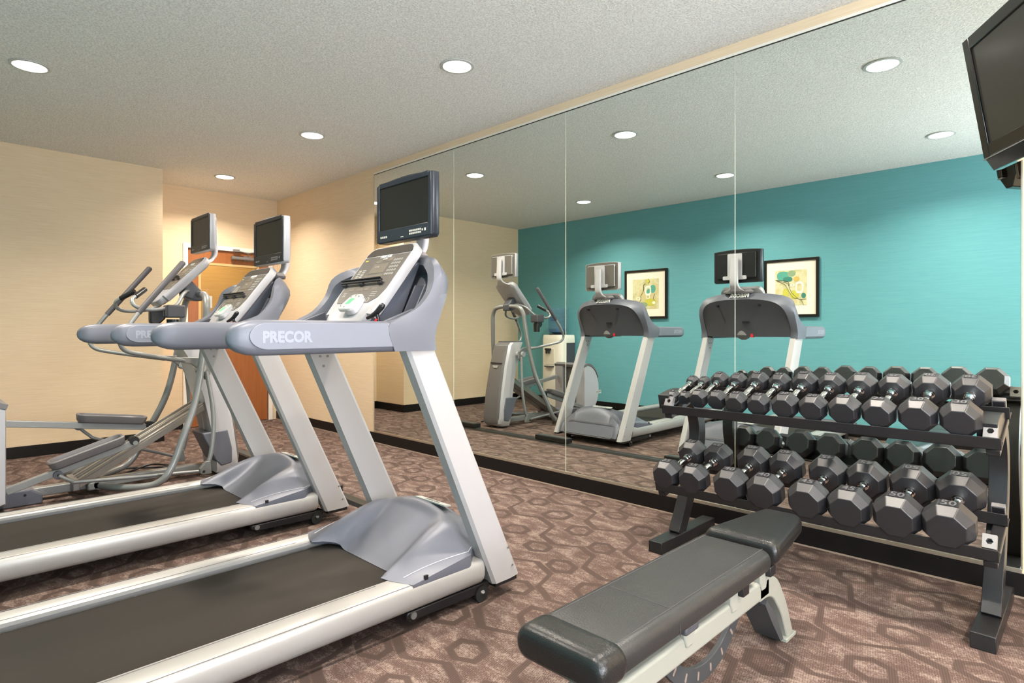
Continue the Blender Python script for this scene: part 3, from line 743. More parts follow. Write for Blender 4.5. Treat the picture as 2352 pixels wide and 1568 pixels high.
    MB().box(.075, .095, 1.46, 1.495, 1.046, 1.076).build('stop_button', red, dash, off, label='red stop key')
    b = MB(); b.lathe([(.02, -.03), (.045, -.015), (.06, .01), (.05, .05), (.03, .06)], c=(.0, 1.455, 1.055), n=24); b.build('sensor_bulge', plastic_mid, dash, off)
    text_obj('hood_lettering', 'PRECOR', .048, frame_M((.02, 1.590, 1.394), (-1, 0, 0), (0, -.55, 1)), white_print, dash, off, .004, .0014, wf=.9)
    for x in (-.18, .18): MB().cyl((x, 1.54, 1.315), (x, 1.590, 1.315), .009, 12).build('rear_screw', black, dash, off)
    MB().box(.02, .075, 1.48, 1.535, 1.165, 1.183).build('socket', black, dash, off)
    # --- console
    c, M, L = console_panel(t, off, (1.232, 1.132), (1.500, 1.480), .184, .05)
    b = MB(); b.prism([(1.26, 1.11), (1.40, 1.11), (1.50, 1.34), (1.525, 1.40), (1.46, 1.37), (1.28, 1.14)], 'x', -.155, .155); b.build('console_back', plastic, t, off, bevel=.006)
    # remote keypad with green readout
    Mk = M @ Matrix.Translation((.015, L*.215, .006)) @ Matrix.Rotation(math.radians(-12), 4, 'X')
    b = MB(); b.prism(rrect(.092, .098, .02, 5), 'z', .004, .022, Mk); rk = b.build('remote_keypad', white_plastic, c, off, bevel=.005)
    MB().prism(rrect(.066, .086, .018, 5, .024, -.004), 'z', -.012, .008, Mk).build('keypad_cradle', plastic_light, rk, off)
    MB().prism(rrect(.034, .034, .003, 2), 'z', .022, .0232, Mk).build('readout', green_lcd, rk, off)
    b = MB()
    for x, y in ((-.03, .03), (.0, .036), (.03, .03), (-.034, -.03), (0, -.036)): b.lathe([(.0035, 0), (.0035, .001)], c=(x, y, .0222), n=10, M=Mk)
    b.build('keypad_buttons', plastic_mid, rk, off)
    # safety clip and red cord
    b = MB(); b.tube([(.215, 1.225, 1.155), (.250, 1.24, 1.172), (.278, 1.25, 1.198), (.284, 1.255, 1.208)], [.006, .010, .012, .006], 10, sub=3)
    b.tube([(.262, 1.24, 1.168), (.268, 1.245, 1.135)], [.008, .006], 8)
    cl = b.build('safety_clip', black, t, off, smooth=60)
    MB().tube([(.268, 1.235, 1.152), (.262, 1.228, 1.140), (.248, 1.215, 1.135), (.225, 1.205, 1.134), (.205, 1.21, 1.134)], .004, 8, sub=4).build('safety_cord', red, cl, off)
    # collar joining neck and hood
    b = MB(); P, R = spline([Vector((0, 1.585, 1.415)), Vector((0, 1.585, 1.430)), Vector((0, 1.58, 1.450))], [.115, .125, .10], 3)
    b.loft([[(p.x+u_, p.y+v_-.03, p.z) for u_, v_ in rrect(2*r_, .11, .045, 5)] for p, r_ in zip(P, R)]); b.build('neck_collar', plastic_mid, t, off, smooth=60)
    monitor(t, off, 1.640, 1.540, dark_monitor)
    return t

T1, T2 = -2.195, -3.590
treadmill(T1, 'nearest grey and silver treadmill with a black-backed monitor', True)
treadmill(T2, 'farther treadmill, between the near treadmill and the elliptical, with pale-edged monitor', False)

# ================================================================ ELLIPTICAL
XEl = -4.95
def elliptical():
    off = (XEl, 1.0, 0)
    t = thing('elliptical_trainer', 'grey and silver elliptical trainer in front of the door recess', 'elliptical', (XEl, 1.0, 0))
    # shifted helper: absolute X coordinates are used below
    # centre console
    tt = bpy.data.objects.new('console_mount', None)
    off0 = (0, 1.0, 0)
    c, M, L = console_panel(t, off0, (1.262, 1.315), (1.60, 1.665), .155, .06, False)
    monitor(t, off0, 1.845, 1.595, False)
    x0 = XEl
    # neck behind the console down to the frame
    b = MB(); b.prism([(1.46, 1.40), (1.50, 1.50), (1.545, 1.46), (1.60, 1.40), (1.60, 1.33), (1.54, 1.33), (1.46, 1.36)], 'x', x0-.05, x0+.05); b.build('console_neck', plastic_dark, t, off, bevel=.012, segs=3)
    # inverted U main tube, down to the floor on both sides and back to the cross piece
    near = [(-4.86, .93, .055), (-4.74, .985, .050), (-4.62, 1.10, .052), (-4.55, 1.20, .075), (-4.53, 1.275, .16), (-4.565, 1.36, .36), (-4.615, 1.455, .60), (-4.655, 1.515, .90), (-4.685, 1.55, 1.18), (-4.70, 1.56, 1.29), (-4.745, 1.568, 1.355), (-4.83, 1.57, 1.378), (-4.95, 1.57, 1.382)]
    far = [(2*XEl-p[0], p[1], p[2]) for p in near[::-1][1:]]
    MB().tube(near+far, .024, 14, sub=5).build('frame_tube', tube_silver, t, off, smooth=60)
    MB().cyl((-5.06, .93, .062), (-4.84, .93, .062), .036).build('cross_tube', steel, t, off)
    b = MB(); b.box(-4.90, -4.84, .86, .93, .03, .085); b.box(-5.06, -5.0, .86, .93, .03, .085); b.build('cross_bracket', tube_silver, t, off, bevel=.008)
    # base rail along the floor
    MB().box(x0-.035, x0+.035, .45, 1.72, .028, .085).build('base_rail', tube_silver, t, off, bevel=.006)
    b = MB(); b.prism([(.38, .0), (.62, .0), (.62, .06), (.56, .10), (.38, .105)], 'x', x0-.12, x0+.12); b.build('base_foot', plastic, t, off, bevel=.01)
    MB().cyl((x0+.121, .53, .07), (x0+.124, .53, .07), .008, 12).build('foot_screw', black, t, off)
    # front housing (tower)
    prof_front = [(1.62, .965), (1.67, .93), (1.74, .70), (1.80, .40), (1.835, .12), (1.83, .05), (1.80, .02)]
    prof_rear = [(1.44, .965), (1.50, .86), (1.58, .60), (1.63, .35), (1.665, .12), (1.67, .05), (1.67, .02)]
    rings = []
    for (yf, zf), (yr, zr), hw in zip(prof_front, prof_rear, (.125, .135, .14, .145, .15, .145, .13)):
        rings.append([(x0-hw, yr, zr), (x0+hw, yr, zr), (x0+hw+.005, (yf+yr)/2, (zf+zr)/2), (x0+hw, yf-.03, zf), (x0+hw-.03, yf, zf), (x0-hw+.03, yf, zf), (x0-hw, yf-.03, zf), (x0-hw-.005, (yf+yr)/2, (zf+zr)/2)])
    body = MB().loft(rings).build('tower_housing', plastic_light, t, off, smooth=40)
    rings = []
    for (yf, zf), hw in zip(prof_front[:6], (.100, .112, .118, .124, .128, .115)):
        rings.append([(x0-hw, yf-.004, zf), (x0-hw+.02, yf+.012, zf), (x0+hw-.02, yf+.012, zf), (x0+hw, yf-.004, zf), (x0+hw, yf-.02, zf), (x0-hw, yf-.02, zf)])
    fc = MB().loft(rings).build('front_cover', plastic_mid, body, off, smooth=30, bevel=.006)
    MB().prism([(x0-.045, .70), (x0-.03, .675), (x0+.03, .675), (x0+.045, .70)], 'y', 1.742, 1.765).build('front_label', white_plastic, fc, off)
    MB().box(x0-.09, x0+.09, 1.735, 1.757, .728, .734).build('cover_gap', black, fc, off)
    MB().box(x0-.10, x0+.10, 1.45, 1.62, .962, .975).build('tower_top', plastic_dark, body, off, bevel=.004)
    # power cable bag shape at the tower's back
    MB().prism([(1.560, .335), (1.745, .345), (1.778, .20), (1.778, .085), (1.70, .070), (1.655, .12)], 'x', x0-.09, x0+.157).build('lower_guard', plastic, t, off, bevel=.010, segs=3)
    # ramp: two extrusions
    a = Vector((0, .80, .085)); e = Vector((0, 1.60, .545))
    for s in (1, -1):
        Mr = frame_M((x0+s*.065, a.y, a.z), (1, 0, 0), (e-a)); Lr = (e-a).length
        b = MB(); b.box(-.055, .055, 0, Lr, -.03, .012, Mr); b.box(-.055, -.045, 0, Lr, .012, .026, Mr); b.box(.045, .055, 0, Lr, .012, .026, Mr); b.box(-.012, .012, 0, Lr, .012, .018, Mr)
        b.build('ramp_rail', ramp_chrome, t, off, bevel=.002)
    MB().box(x0-.125, x0+.125, .775, .815, .045, .115).build('ramp_end', steel, t, off, bevel=.006)
    # foot arms, pedals, wheels, links  (near, far)
    for nm, x, P0, P1, side in (('near', -4.755, (.43, .125), (1.11, .335), 1), ('far', -5.145, (.45, .495), (1.30, .375), -1)):
        p0 = Vector((x, P0[0], P0[1])); p1 = Vector((x, P1[0], P1[1])); d = (p1-p0).normalized()
        u = Vector((1, 0, 0)); Ma = frame_M(p0, d, u.cross(d)*1 if False else Vector((0, -d.z, d.y)))
        La = (p1-p0).length
        arm = MB().box(0, La, -.022, .022, -.022, .022, Ma).build('pedal_arm', tube_silver, t, off, bevel=.004)
        # local axes: x along arm, y up, z = d x up  (sideways)
        s0 = .24 if nm == 'near' else .40; s1 = s0+.42
        # pedal tray
        def ped(inset, up, k=1.0):
            pts = rrect((s1-s0)-2*inset, .135-2*inset, .045-inset*.3, 6, (s0+s1)/2, 0)
            return [Ma @ Vector((px, up, pz)) for px, pz in pts]
        b = MB(); b.loft([ped(.012, .022), ped(0, .035), ped(-.008, .075), ped(-.002, .082), ped(.010, .080), ped(.02, .045)])
        b.build('foot_pedal', plastic_mid, arm, off, smooth=50)
        MB().cyl(Ma @ Vector((La, .015, -.03)), Ma @ Vector((La, .015, .03)), .029, 24).build('roller_wheel', tyre, arm, off)
        MB().cyl(Ma @ Vector((La-.0, .0, .031)), Ma @ Vector((La, .0, .035)), .015, 20).build('wheel_cap', tube_silver, arm, off)
        q = Ma @ Vector((s0+.02, -.012, 0)); 
        b = MB(); b.cyl((x+side*.018, q.y, q.z), (x+side*.055, q.y, q.z), .026, 20); b.build('link_pivot', plastic_dark, arm, off)
        MB().cyl((x+side*.055, q.y, q.z), (x+side*.058, q.y, q.z), .010, 12).build('pivot_screw', black, arm, off)
        xl = x+side*.065
        if nm == 'near': path = [(xl, q.y, q.z), (xl, q.y+.07, q.z-.045), (xl, q.y+.14, q.z-.06), (xl+.03, 1.52, .085)]
        else: path = [(xl, q.y, q.z), (xl, q.y+.07, q.z-.075), (xl, q.y+.15, q.z-.12), (xl-.03, 1.56, .085)]
        MB().tube(path, .0115, 10, sub=4).build('link_rod', tube_silver, t, off, smooth=60)
    # swing arms
    for s, d in ((1, 0), (-1, 0)):
        X = lambda dx: x0+s*dx
        gt = (X(.302), 1.385 if s > 0 else 1.33, 1.585); gb = (X(.345), 1.10 if s > 0 else 1.06, 1.225)
        el = [gb, (X(.362), 1.03 if s > 0 else 0.99, 1.12), (X(.366), .99 if s > 0 else .955, 1.035), (X(.355), 1.02 if s > 0 else .985, .975), (X(.32), 1.12 if s > 0 else 1.08, .945), (X(.25), 1.30 if s > 0 else 1.28, .908), (X(.20), 1.43 if s > 0 else 1.41, .885)]
        arm = MB().tube(el, .0145, 12, sub=5).build('swing_arm', tube_silver, t, off, smooth=60)
        MB().tube([gb, gt, (gt[0], gt[1]+.006, gt[2]+.008)], [.0185, .0205, .012], 14).build('grip', grip_rubber, arm, off, smooth=60)
        b = MB(); b.prism([(1.36, .915), (1.52, .905), (1.60, .86), (1.60, .78), (1.56, .74), (1.535, .80), (1.47, .86), (1.36, .885)], 'x', X(.195), X(.215)); b.build('pivot_plate', tube_silver, arm, off, bevel=.004)
        MB().cyl((X(.13), 1.535, .83), (X(.235), 1.535, .83), .030).build('pivot_hub', plastic_light, arm, off)
        MB().tube([(X(.225), 1.565, .80), (X(.255), 1.592, .60), (X(.275), 1.60, .40), (X(.29), 1.575, .20), (X(.295), 1.548, .13)], .0155, 12, sub=4).build('lower_swing_arm', tube_silver, arm, off, smooth=60)
        b = MB(); b.prism([(1.565, .155), (1.535, .155), (1.495, .105), (1.495, .075), (1.515, .062), (1.575, .062)], 'x', X(.275), X(.315)); b.build('clevis', tube_silver, arm, off, bevel=.004)
        MB().cyl((X(.315), 1.52, .085), (X(.319), 1.52, .085), .009, 12).build('clevis_pin', black, arm, off)
    # fixed centre handles
    for s in (1, -1):
        X = lambda dx: x0+s*dx
        path = [(X(.03), 1.50, 1.40), (X(.10), 1.47, 1.40), (X(.17), 1.42, 1.36), (X(.235), 1.36, 1.285), (X(.26), 1.26, 1.255), (X(.26), 1.16, 1.250), (X(.25), 1.10, 1.275), (X(.225), 1.09, 1.315), (X(.195), 1.12, 1.345)]
        h = MB().tube(path, .013, 12, sub=5).build('centre_handle', tube_silver, t, off, smooth=60)
        MB().tube([(X(.20), 1.115, 1.34), (X(.13), 1.19, 1.395)], .018, 12).build('sensor_grip', black, h, off, smooth=60)
    # cup holder and phone tray
    b = MB(); b.box(-4.74, -4.63, 1.28, 1.40, 1.195, 1.285); cu = b.build('phone_tray', grip_rubber, t, off, bevel=.012, segs=3)
    MB().lathe([(.036, -.10), (.040, 0), (.030, 0), (.030, -.08)], c=(-4.70, 1.335, 1.185), n=24).build('cup_holder', black, cu, off)
    b = MB(); b.prism([(1.20, 1.25), (1.30, 1.25), (1.30, 1.19), (1.24, 1.13), (1.20, 1.16)], 'x', -4.78, -4.73); b.build('tray_bracket', black, cu, off, bevel=.01)
    # rear flywheel housing: two D shaped covers and a centre shroud
    def dshape(r, y1, zc):
        pts = [(y1, zc+r*.93), ]
        n_ = 20
        for k in range(n_+1):
            an = PI/2+PI*k/n_; pts.append((y1-.06+r*.80*math.cos(an), zc+r*math.sin(an)))
        pts += [(y1, zc-r*.93)]
        return pts
    for s in (1, -1):
        xa, xb = x0+s*.115, x0+s*.245
        b = MB(); o1 = dshape(.318, .43, .345); o2 = [((p[0]-.3)*.95+.3, (p[1]-.345)*.95+.345) for p in o1]
        b.loft([[(xa, p[0], p[1]) for p in o1], [(xb-s*.03, p[0], p[1]) for p in o1], [(xb, p[0], p[1]) for p in o2]])
        dc = b.build('flywheel_cover', plastic_light, t, off, smooth=40)
        Mt = frame_M((xb, .13, .30), (0, s, 0), (0, 0, 1))
        MB().prism(rrect(.115, .045, .006, 3), 'z', 0, .002, Mt).build('cover_badge', white_plastic, dc, off)
        text_obj('cover_lettering', 'PRECOR', .026, Mt @ Matrix.Translation((0, 0, .0022)), plastic_mid, dc, off, .0003, .0005)
    b = MB(); o1 = [((p[0]-.2)*1.04+.2, (p[1]-.345)*1.03+.345) for p in dshape(.318, .40, .345)]; o1 = [(min(p[0], .36), max(.03, p[1])) for p in o1]
    b.loft([[(x0-.10, p[0], p[1]) for p in o1], [(x0+.10, p[0], p[1]) for p in o1]]); b.build('flywheel_shroud', plastic_mid, t, off, smooth=40)
    b = MB(); o1 = [((p[0]-.2)*1.035+.2, p[1]*1.0+.018) for p in dshape(.318, .43, .345) if p[1] > .45]
    o2 = [(p[0]*.98, p[1]-.03) for p in o1][::-1]
    b.prism(o1+o2, 'x', x0-.25, x0+.25); b.build('top_guard', plastic_mid, t, off, smooth=40)
    MB().box(x0-.22, x0+.22, .10, .36, 0.0, .05).build('rear_foot', plastic_dark, t, off, bevel=.01)
    bpy.data.objects.remove(tt)
    return t
elliptical()

# ================================================================ DUMBBELL RACK
def rack():
    off = (-.93, 2.9, 0)
    t = thing('dumbbell_rack', 'black steel two-tier dumbbell rack standing against the mirror', 'rack', (-.93, 2.9, 0))
    cl = [(2.825, .05), (2.885, .15), (2.965, .30), (3.025, .43), (3.05, .55), (3.025, .66), (2.965, .735), (2.89, .765), (2.80, .765), (2.70, .745)]
    P, _ = spline([Vector((0, a, b)) for a, b in cl], [0]*len(cl), 5)
    for xa, xb in ((-1.615, -1.555), (-.325, -.265)):
        f = MB().box(xa-.01, xb+.004, 2.62, 3.19, 0, .058).build('foot', rack_black, t, off, bevel=.003)
        rings = []
        for i, p in enumerate(P):
            d = (P[min(i+1, len(P)-1)]-P[max(i-1, 0)]).normalized(); nrm = Vector((0, d.z, -d.y))*.036
            rings.append([(xa, (p+nrm).y, (p+nrm).z), (xb, (p+nrm).y, (p+nrm).z), (xb, (p-nrm).y, (p-nrm).z), (xa, (p-nrm).y, (p-nrm).z)])
        MB().loft(rings).build('upright', rack_black, t, off, smooth=30, bevel=.002)
    # shelves: two angle rails each, tilted towards the room, on end brackets
    for nm, (yf, zf), (yb, zb), xl, xr in (('upper', (2.655, .735), (2.915, .818), -1.575, -.252), ('lower', (2.63, .352), (2.895, .418), -1.595, -.256)):
        sl = math.atan2(zb-zf, yb-yf); d = Vector((0, math.cos(sl), math.sin(sl))); u = Vector((0, -math.sin(sl), math.cos(sl)))
        for key, (yy, zz), lip in (('front_rail', (yf, zf), .045), ('back_rail', (yb, zb), .048)):
            b = MB(); M = frame_M((0, yy, zz), (1, 0, 0), u)    # local z = x cross u = -d? -> towards room
            n_ = Vector((1, 0, 0)).cross(u)
            b.box(xl, xr, -lip, 0, -.004, .0, M); b.box(xl, xr, -lip, -lip+.004, -.062, 0, M)
            b.build(key, rack_black, t, off, bevel=.001, label='black angle rail carrying the %s %s dumbbell heads' % (nm, key.split('_')[0]))
        for k, xx in enumerate((xl+.005, xr-.045)):
            M = frame_M((xx, yf, zf), (1, 0, 0), d)
            b = MB(); b.box(0, .04, .01, .30, -.075, -.05, M); b.build('shelf_bracket', rack_black, t, off, bevel=.003)
            # silver stop plates with a hexagonal hole
            for (py, pz, sg) in ((yf+.035, zf+.020, 1), (yb+.04, zb+.012, -1)):
                px_ = -.285 if k else -1.553
                Ms = frame_M((px_, py, pz), (sg, 0, 0), (0, sg*math.cos(math.radians(62)), math.sin(math.radians(62))))
                hexo = [(.0105*math.cos(PI*j/3), .0105*math.sin(PI*j/3)) for j in range(6)]
                sq = [(.021, 0), (.021, .025), (-.021, .025), (-.021, 0), (-.021, -.025), (.021, -.025)]
                z0_, z1_ = -.022, .0
                rings = [[Ms @ Vector((p[0], p[1], z)) for p in pts] for pts, z in ((sq, z0_), (sq, z1_), (hexo, z1_), (hexo, z0_))]
                b = MB(); b.loft(rings+[rings[0]], cap=False); sp = b.build('stop_plate', steel, t, off, smooth=20, bevel=.001)
                MB().box(-.018, .018, -.02, .02, -.024, -.021, Ms).build('plate_backing', black, sp, off)
    return t
rack()

def dumbbell(wt, w_, gap, loc, tilt, label):
    """octagonal rubber heads along local y, text on the top facets"""
    R = w_/2/math.cos(PI/8); Lh = w_*.80 if wt > 5 else w_*.95
    t = thing('dumbbell', label, 'dumbbell', loc, 'octagonal dumbbells on the rack'); t.rotation_euler = (tilt, 0, 0)
    for s in (-1, 1):
        yc_ = s*(gap/2)
        rings = []
        for q, k in ((-.5, .74), (-.19, 1.0), (.19, 1.0), (.5, .74)):
            rings.append([(k*R*math.cos(PI/8+PI/4*j), yc_+q*Lh, k*R*math.sin(PI/8+PI/4*j)) for j in range(8)])
        h = MB().loft(rings).build('head', db_rubber, t, smooth=0, bevel=.0025 if wt > 10 else .0015)
        # recessed number box on the top facet, read from that head's own end
        Mt = frame_M((0, yc_-0*.01, w_/2+.0004), (1 if s < 0 else -1, 0, 0), (0, 1 if s < 0 else -1, 0))
        bw_, bh_ = w_*.335, Lh*.31
        b = MB(); o_ = [(-bw_/2, -bh_/2), (bw_/2, -bh_/2), (bw_/2, bh_/2), (-bw_/2, bh_/2)]; i_ = [(x*.9, y*.86) for x, y in o_]
        b.loft([[Mt @ Vector((p[0], p[1], z)) for p in pts] for pts, z in ((o_, -.001), (o_, .0012), (i_, .0012), (i_, .0))], cap=False)
        b.add([Mt @ Vector((p[0], p[1], .0002)) for p in i_], [(0, 1, 2, 3)])
        b.build('number_frame', db_inset, h, smooth=0)
        text_obj('number', str(wt), bh_*1.18, Mt @ Matrix.Translation((0, 0, .0008)), db_number, h, (0, 0, 0), .0006, .0005, wf=1.08)
    g0 = gap/2-Lh/2; hr = .0135 if wt > 10 else .0115
    prof = [(hr*1.45, -g0-.002), (hr*1.5, -g0+.006), (hr*.95, -g0+.008), (hr*.95, -g0+.011), (hr*1.35, -g0+.013), (hr*1.35, -g0+.019), (hr*.95, -g0+.021), (hr*.95, -g0+.026), (hr*1.05, -g0+.03), (hr*1.22, 0)]
    prof = prof+[(r, -z) for r, z in prof[::-1][1:]]
    MB().lathe(prof, axis='y', n=20).build('handle', chrome, t, smooth=30)
    return t
def dbl(wt, w_, xm, row, label, proto=None):
    if row == 'upper': yf, zf, tilt = 2.70, .733, math.atan2(.083, .26)
    else: yf, zf, tilt = 2.675, .348, math.atan2(.066, .265)
    if wt <= 5: yf += .045
    elif wt <= 10: yf += .02
    rear = 2.945 if row == 'upper' else 2.93
    gap = (rear-yf)/math.cos(tilt)
    yc_ = (yf+rear)/2; zc_ = zf+(yf-(2.655 if row == 'upper' else 2.63))*math.tan(tilt)+w_/2*1.0-(.020 if row == 'upper' else .034)+gap/2*math.sin(tilt)
    xc_ = xm*yf/2.66
    if proto is None: return dumbbell(wt, w_, gap, (xc_, yc_, zc_), tilt, label)
    return copy_tree(proto, (xc_, yc_, zc_), label)
ups = [(5, .060, -1.508), (5, .060, -1.444), (10, .088, -1.372), (10, .088, -1.280), (15, .098, -1.187), (15, .098, -1.086), (20, .110, -.973), (20, .110, -.860), (25, .117, -.741), (25, .117, -.620), (30, .126, -.493), (30, .126, -.364)]
los = [(35, .138, -1.538), (35, .138, -1.396), (40, .150, -1.214), (40, .150, -1.059), (45, .153, -.880), (45, .153, -.724), (50, .160, -.558), (50, .160, -.399)]
for row, lst in (('upper', ups), ('lower', los)):
    pr_ = None
    words = {5: 'five', 10: 'ten', 15: 'fifteen', 20: 'twenty', 25: 'twenty-five', 30: 'thirty', 35: 'thirty-five', 40: 'forty', 45: 'forty-five', 50: 'fifty'}
    for i, (wt, w_, xm) in enumerate(lst):
        first_ = i % 2 == 0
        extra = {5: 'smallest on the rack', 10: 'small', 15: 'small-medium', 20: 'medium', 25: 'medium-large', 30: 'largest of the upper shelf', 35: 'smallest of the lower shelf', 40: 'large', 45: 'very large', 50: 'biggest on the rack'}[wt]
        lab = '%s one of the pair of %s-pound black dumbbells on the %s shelf' % ('left' if first_ else 'right', words[wt], row)
        pr_ = dbl(wt, w_, xm, row, lab, None if first_ else pr_)

# ================================================================ BENCH
def bench():
    xc = -.880; zt = .405
    off = (xc, 1.6, 0)
    t = thing('weight_bench', 'black padded weight bench with cream frame in front of the dumbbell rack', 'bench', (xc, 1.6, 0))
    def pad(y0, y1, w0, w1, z0, z1, name, m, nose=False, r=.03):
        rings = []
        ny = 14
        ys = [y0, y0+.004, y0+.012, y0+.025]+[y0+.025+(y1-y0-.05)*k/6 for k in range(1, 6)]+[y1-.025, y1-.012, y1-.004, y1]
        for y in ys:
            e = min(y-y0, y1-y); k = min(1, e/.025); sh = (1-math.sqrt(max(0, 1-(1-k)**2)))
            q = (y-y0)/(y1-y0); wv = w0+(w1-w0)*q; ww_ = wv-2*sh*.018; zz0 = z0+sh*.016; zz1 = z1-sh*.020
            rings.append([(xc+p[0], y, (zz0+zz1)/2+p[1]) for p in rrect(ww_, zz1-zz0, min(r, (zz1-zz0)*.46), 6)])
        return MB().loft(rings).build(name, m, t, off, smooth=60)
    # long pad: stitched main section and slipped-on end cap
    main = pad(1.10, 1.955, .252, .252, zt-.072, zt, 'main_pad', leather)
    cap = pad(1.030, 1.135, .262, .262, zt-.078, zt+.004, 'end_cap', leather_dark, r=.036)
    head = pad(1.985, 2.375, .262, .150, zt-.068, zt+.012, 'head_pad', leather_dark, r=.032)
    b = MB()
    for x in (-.095, .095): b.tube([(xc+x*1.02, 1.13, zt-.0002), (xc+x*1.02, 1.5, zt+.0004), (xc+x*1.02, 1.94, zt-.0002)], .0014, 6)
    b.tube([(xc-.095, 1.363, zt+.0002), (xc+.095, 1.363, zt+.0002)], .0013, 6); b.tube([(xc+.096, 1.363, zt), (xc+.115, 1.363, zt-.008), (xc+.1255, 1.363, zt-.03), (xc+.126, 1.363, zt-.06)], .0013, 6)
    b.build('seam', stitch, main, off)
    # frame: main beam under the pads, curved rear leg with foot plate
    bz1 = .280; b = MB(); b.box(-.905, -.805, 1.02, 2.06, bz1-.068, bz1)
    beam = b.build('beam', cream, t, off, bevel=.010, segs=3)
    lx0, lx1 = -.905, -.805
    cl = [(1.98, bz1-.034), (2.05, bz1-.036), (2.105, bz1-.058), (2.145, bz1-.10), (2.19, .12), (2.245, .012)]
    P, R = spline([Vector((0, a, c)) for a, c in cl], [.034, .035, .034, .030, .027, .025], 4); rings = []
    for i, p in enumerate(P):
        d = (P[min(i+1, len(P)-1)]-P[max(i-1, 0)]).normalized(); nrm = Vector((0, d.z, -d.y))*R[i]
        rings.append([(lx1, (p+nrm).y, (p+nrm).z), (lx1, (p-nrm).y, (p-nrm).z), (lx0, (p-nrm).y, (p-nrm).z), (lx0, (p+nrm).y, (p+nrm).z)])
    leg = MB().loft(rings).build('curved_leg', cream, t, off, smooth=30, bevel=.004)
    b = MB(); b.prism([(2.050, bz1-.085), (2.075, bz1-.11), (2.125, .125), (2.195, .013), (2.17, .013), (2.09, .11), (2.035, bz1-.095)], 'x', lx0+.004, lx1-.006)
    b.build('leg_dark_panel', curve_dark, leg, off)  # dark panel laid along the leg's inner face
    MB().box(lx0-.006, lx1+.006, 2.195, 2.285, 0, .014).build('foot_plate', cream, leg, off, bevel=.003)
    # front leg (outside the picture) carries the other end
    b = MB(); b.prism([(1.03, bz1-.05), (1.11, bz1-.05), (1.04, .04), (.98, .04)], 'x', xc-.026, xc+.026); fl = b.build('front_leg', cream, t, off, bevel=.004)
    MB().box(xc-.18, xc+.18, .975, 1.035, 0, .045).build('front_foot', cream, fl, off, bevel=.006)
    # ratchet arc with slots
    b = MB(); cy, cz, ro, ri = 1.60, .345, .31, .258
    cy = 1.735; n_ = 26; a0, a1 = math.radians(200), math.radians(335)
    pts_o = [(cy+ro*math.cos(a0+(a1-a0)*k/n_), cz+ro*math.sin(a0+(a1-a0)*k/n_)) for k in range(n_+1)]
    pts_i = [(cy+ri*math.cos(a0+(a1-a0)*k/n_), cz+ri*math.sin(a0+(a1-a0)*k/n_)) for k in range(n_+1)]
    b.loft([[(xc-.008+xx, a_[0], a_[1]) for xx, a_ in ((0, o_), (.016, o_), (.016, i_), (0, i_))] for o_, i_ in zip(pts_o, pts_i)])
    arc = b.build('adjustment_arc', curve_dark, t, off, smooth=30, bevel=.002)
    b = MB()
    for k in range(8):
        a_ = a0+(a1-a0)*(k+.7)/8.4; rm = (ro+ri)/2; Mh = frame_M((xc+.0082, cy+rm*math.cos(a_), cz+rm*math.sin(a_)), (0, math.cos(a_), math.sin(a_)), (0, -math.sin(a_), math.cos(a_)))
        b.prism(rrect(.026, .009, .004, 3), 'z', -.0005, .0012, Mh)
    b.build('adjustment_slot', mat('slot_gap', srgb(140, 122, 112), .7), arc, off)
    # hinge brackets and bolts between beam and pads
    for y in (1.50, 1.78, 2.0): MB().prism([(y-.016, bz1-.03), (y+.016, bz1-.03), (y+.03, bz1+.004), (y+.026, zt-.068), (y-.026, zt-.068), (y-.03, bz1+.004)], 'x', -.895, -.800).build('pad_bracket', cream, beam, off, bevel=.004)
    for y in (1.82, 2.03): MB().box(-.812, -.782, y-.022, y+.022, bz1+.012, zt-.078).build('latch', black, beam, off, bevel=.004)
    MB().box(-.80, -.768, 1.42, 1.49, zt-.09, zt-.066).build('latch', plastic_dark, beam, off, bevel=.006)
    MB().cyl((xc+.04, 2.05, zt-.078), (xc+.085, 2.05, zt-.078), .018).build('hinge_pin', chrome, beam, off)
    return t
bench()

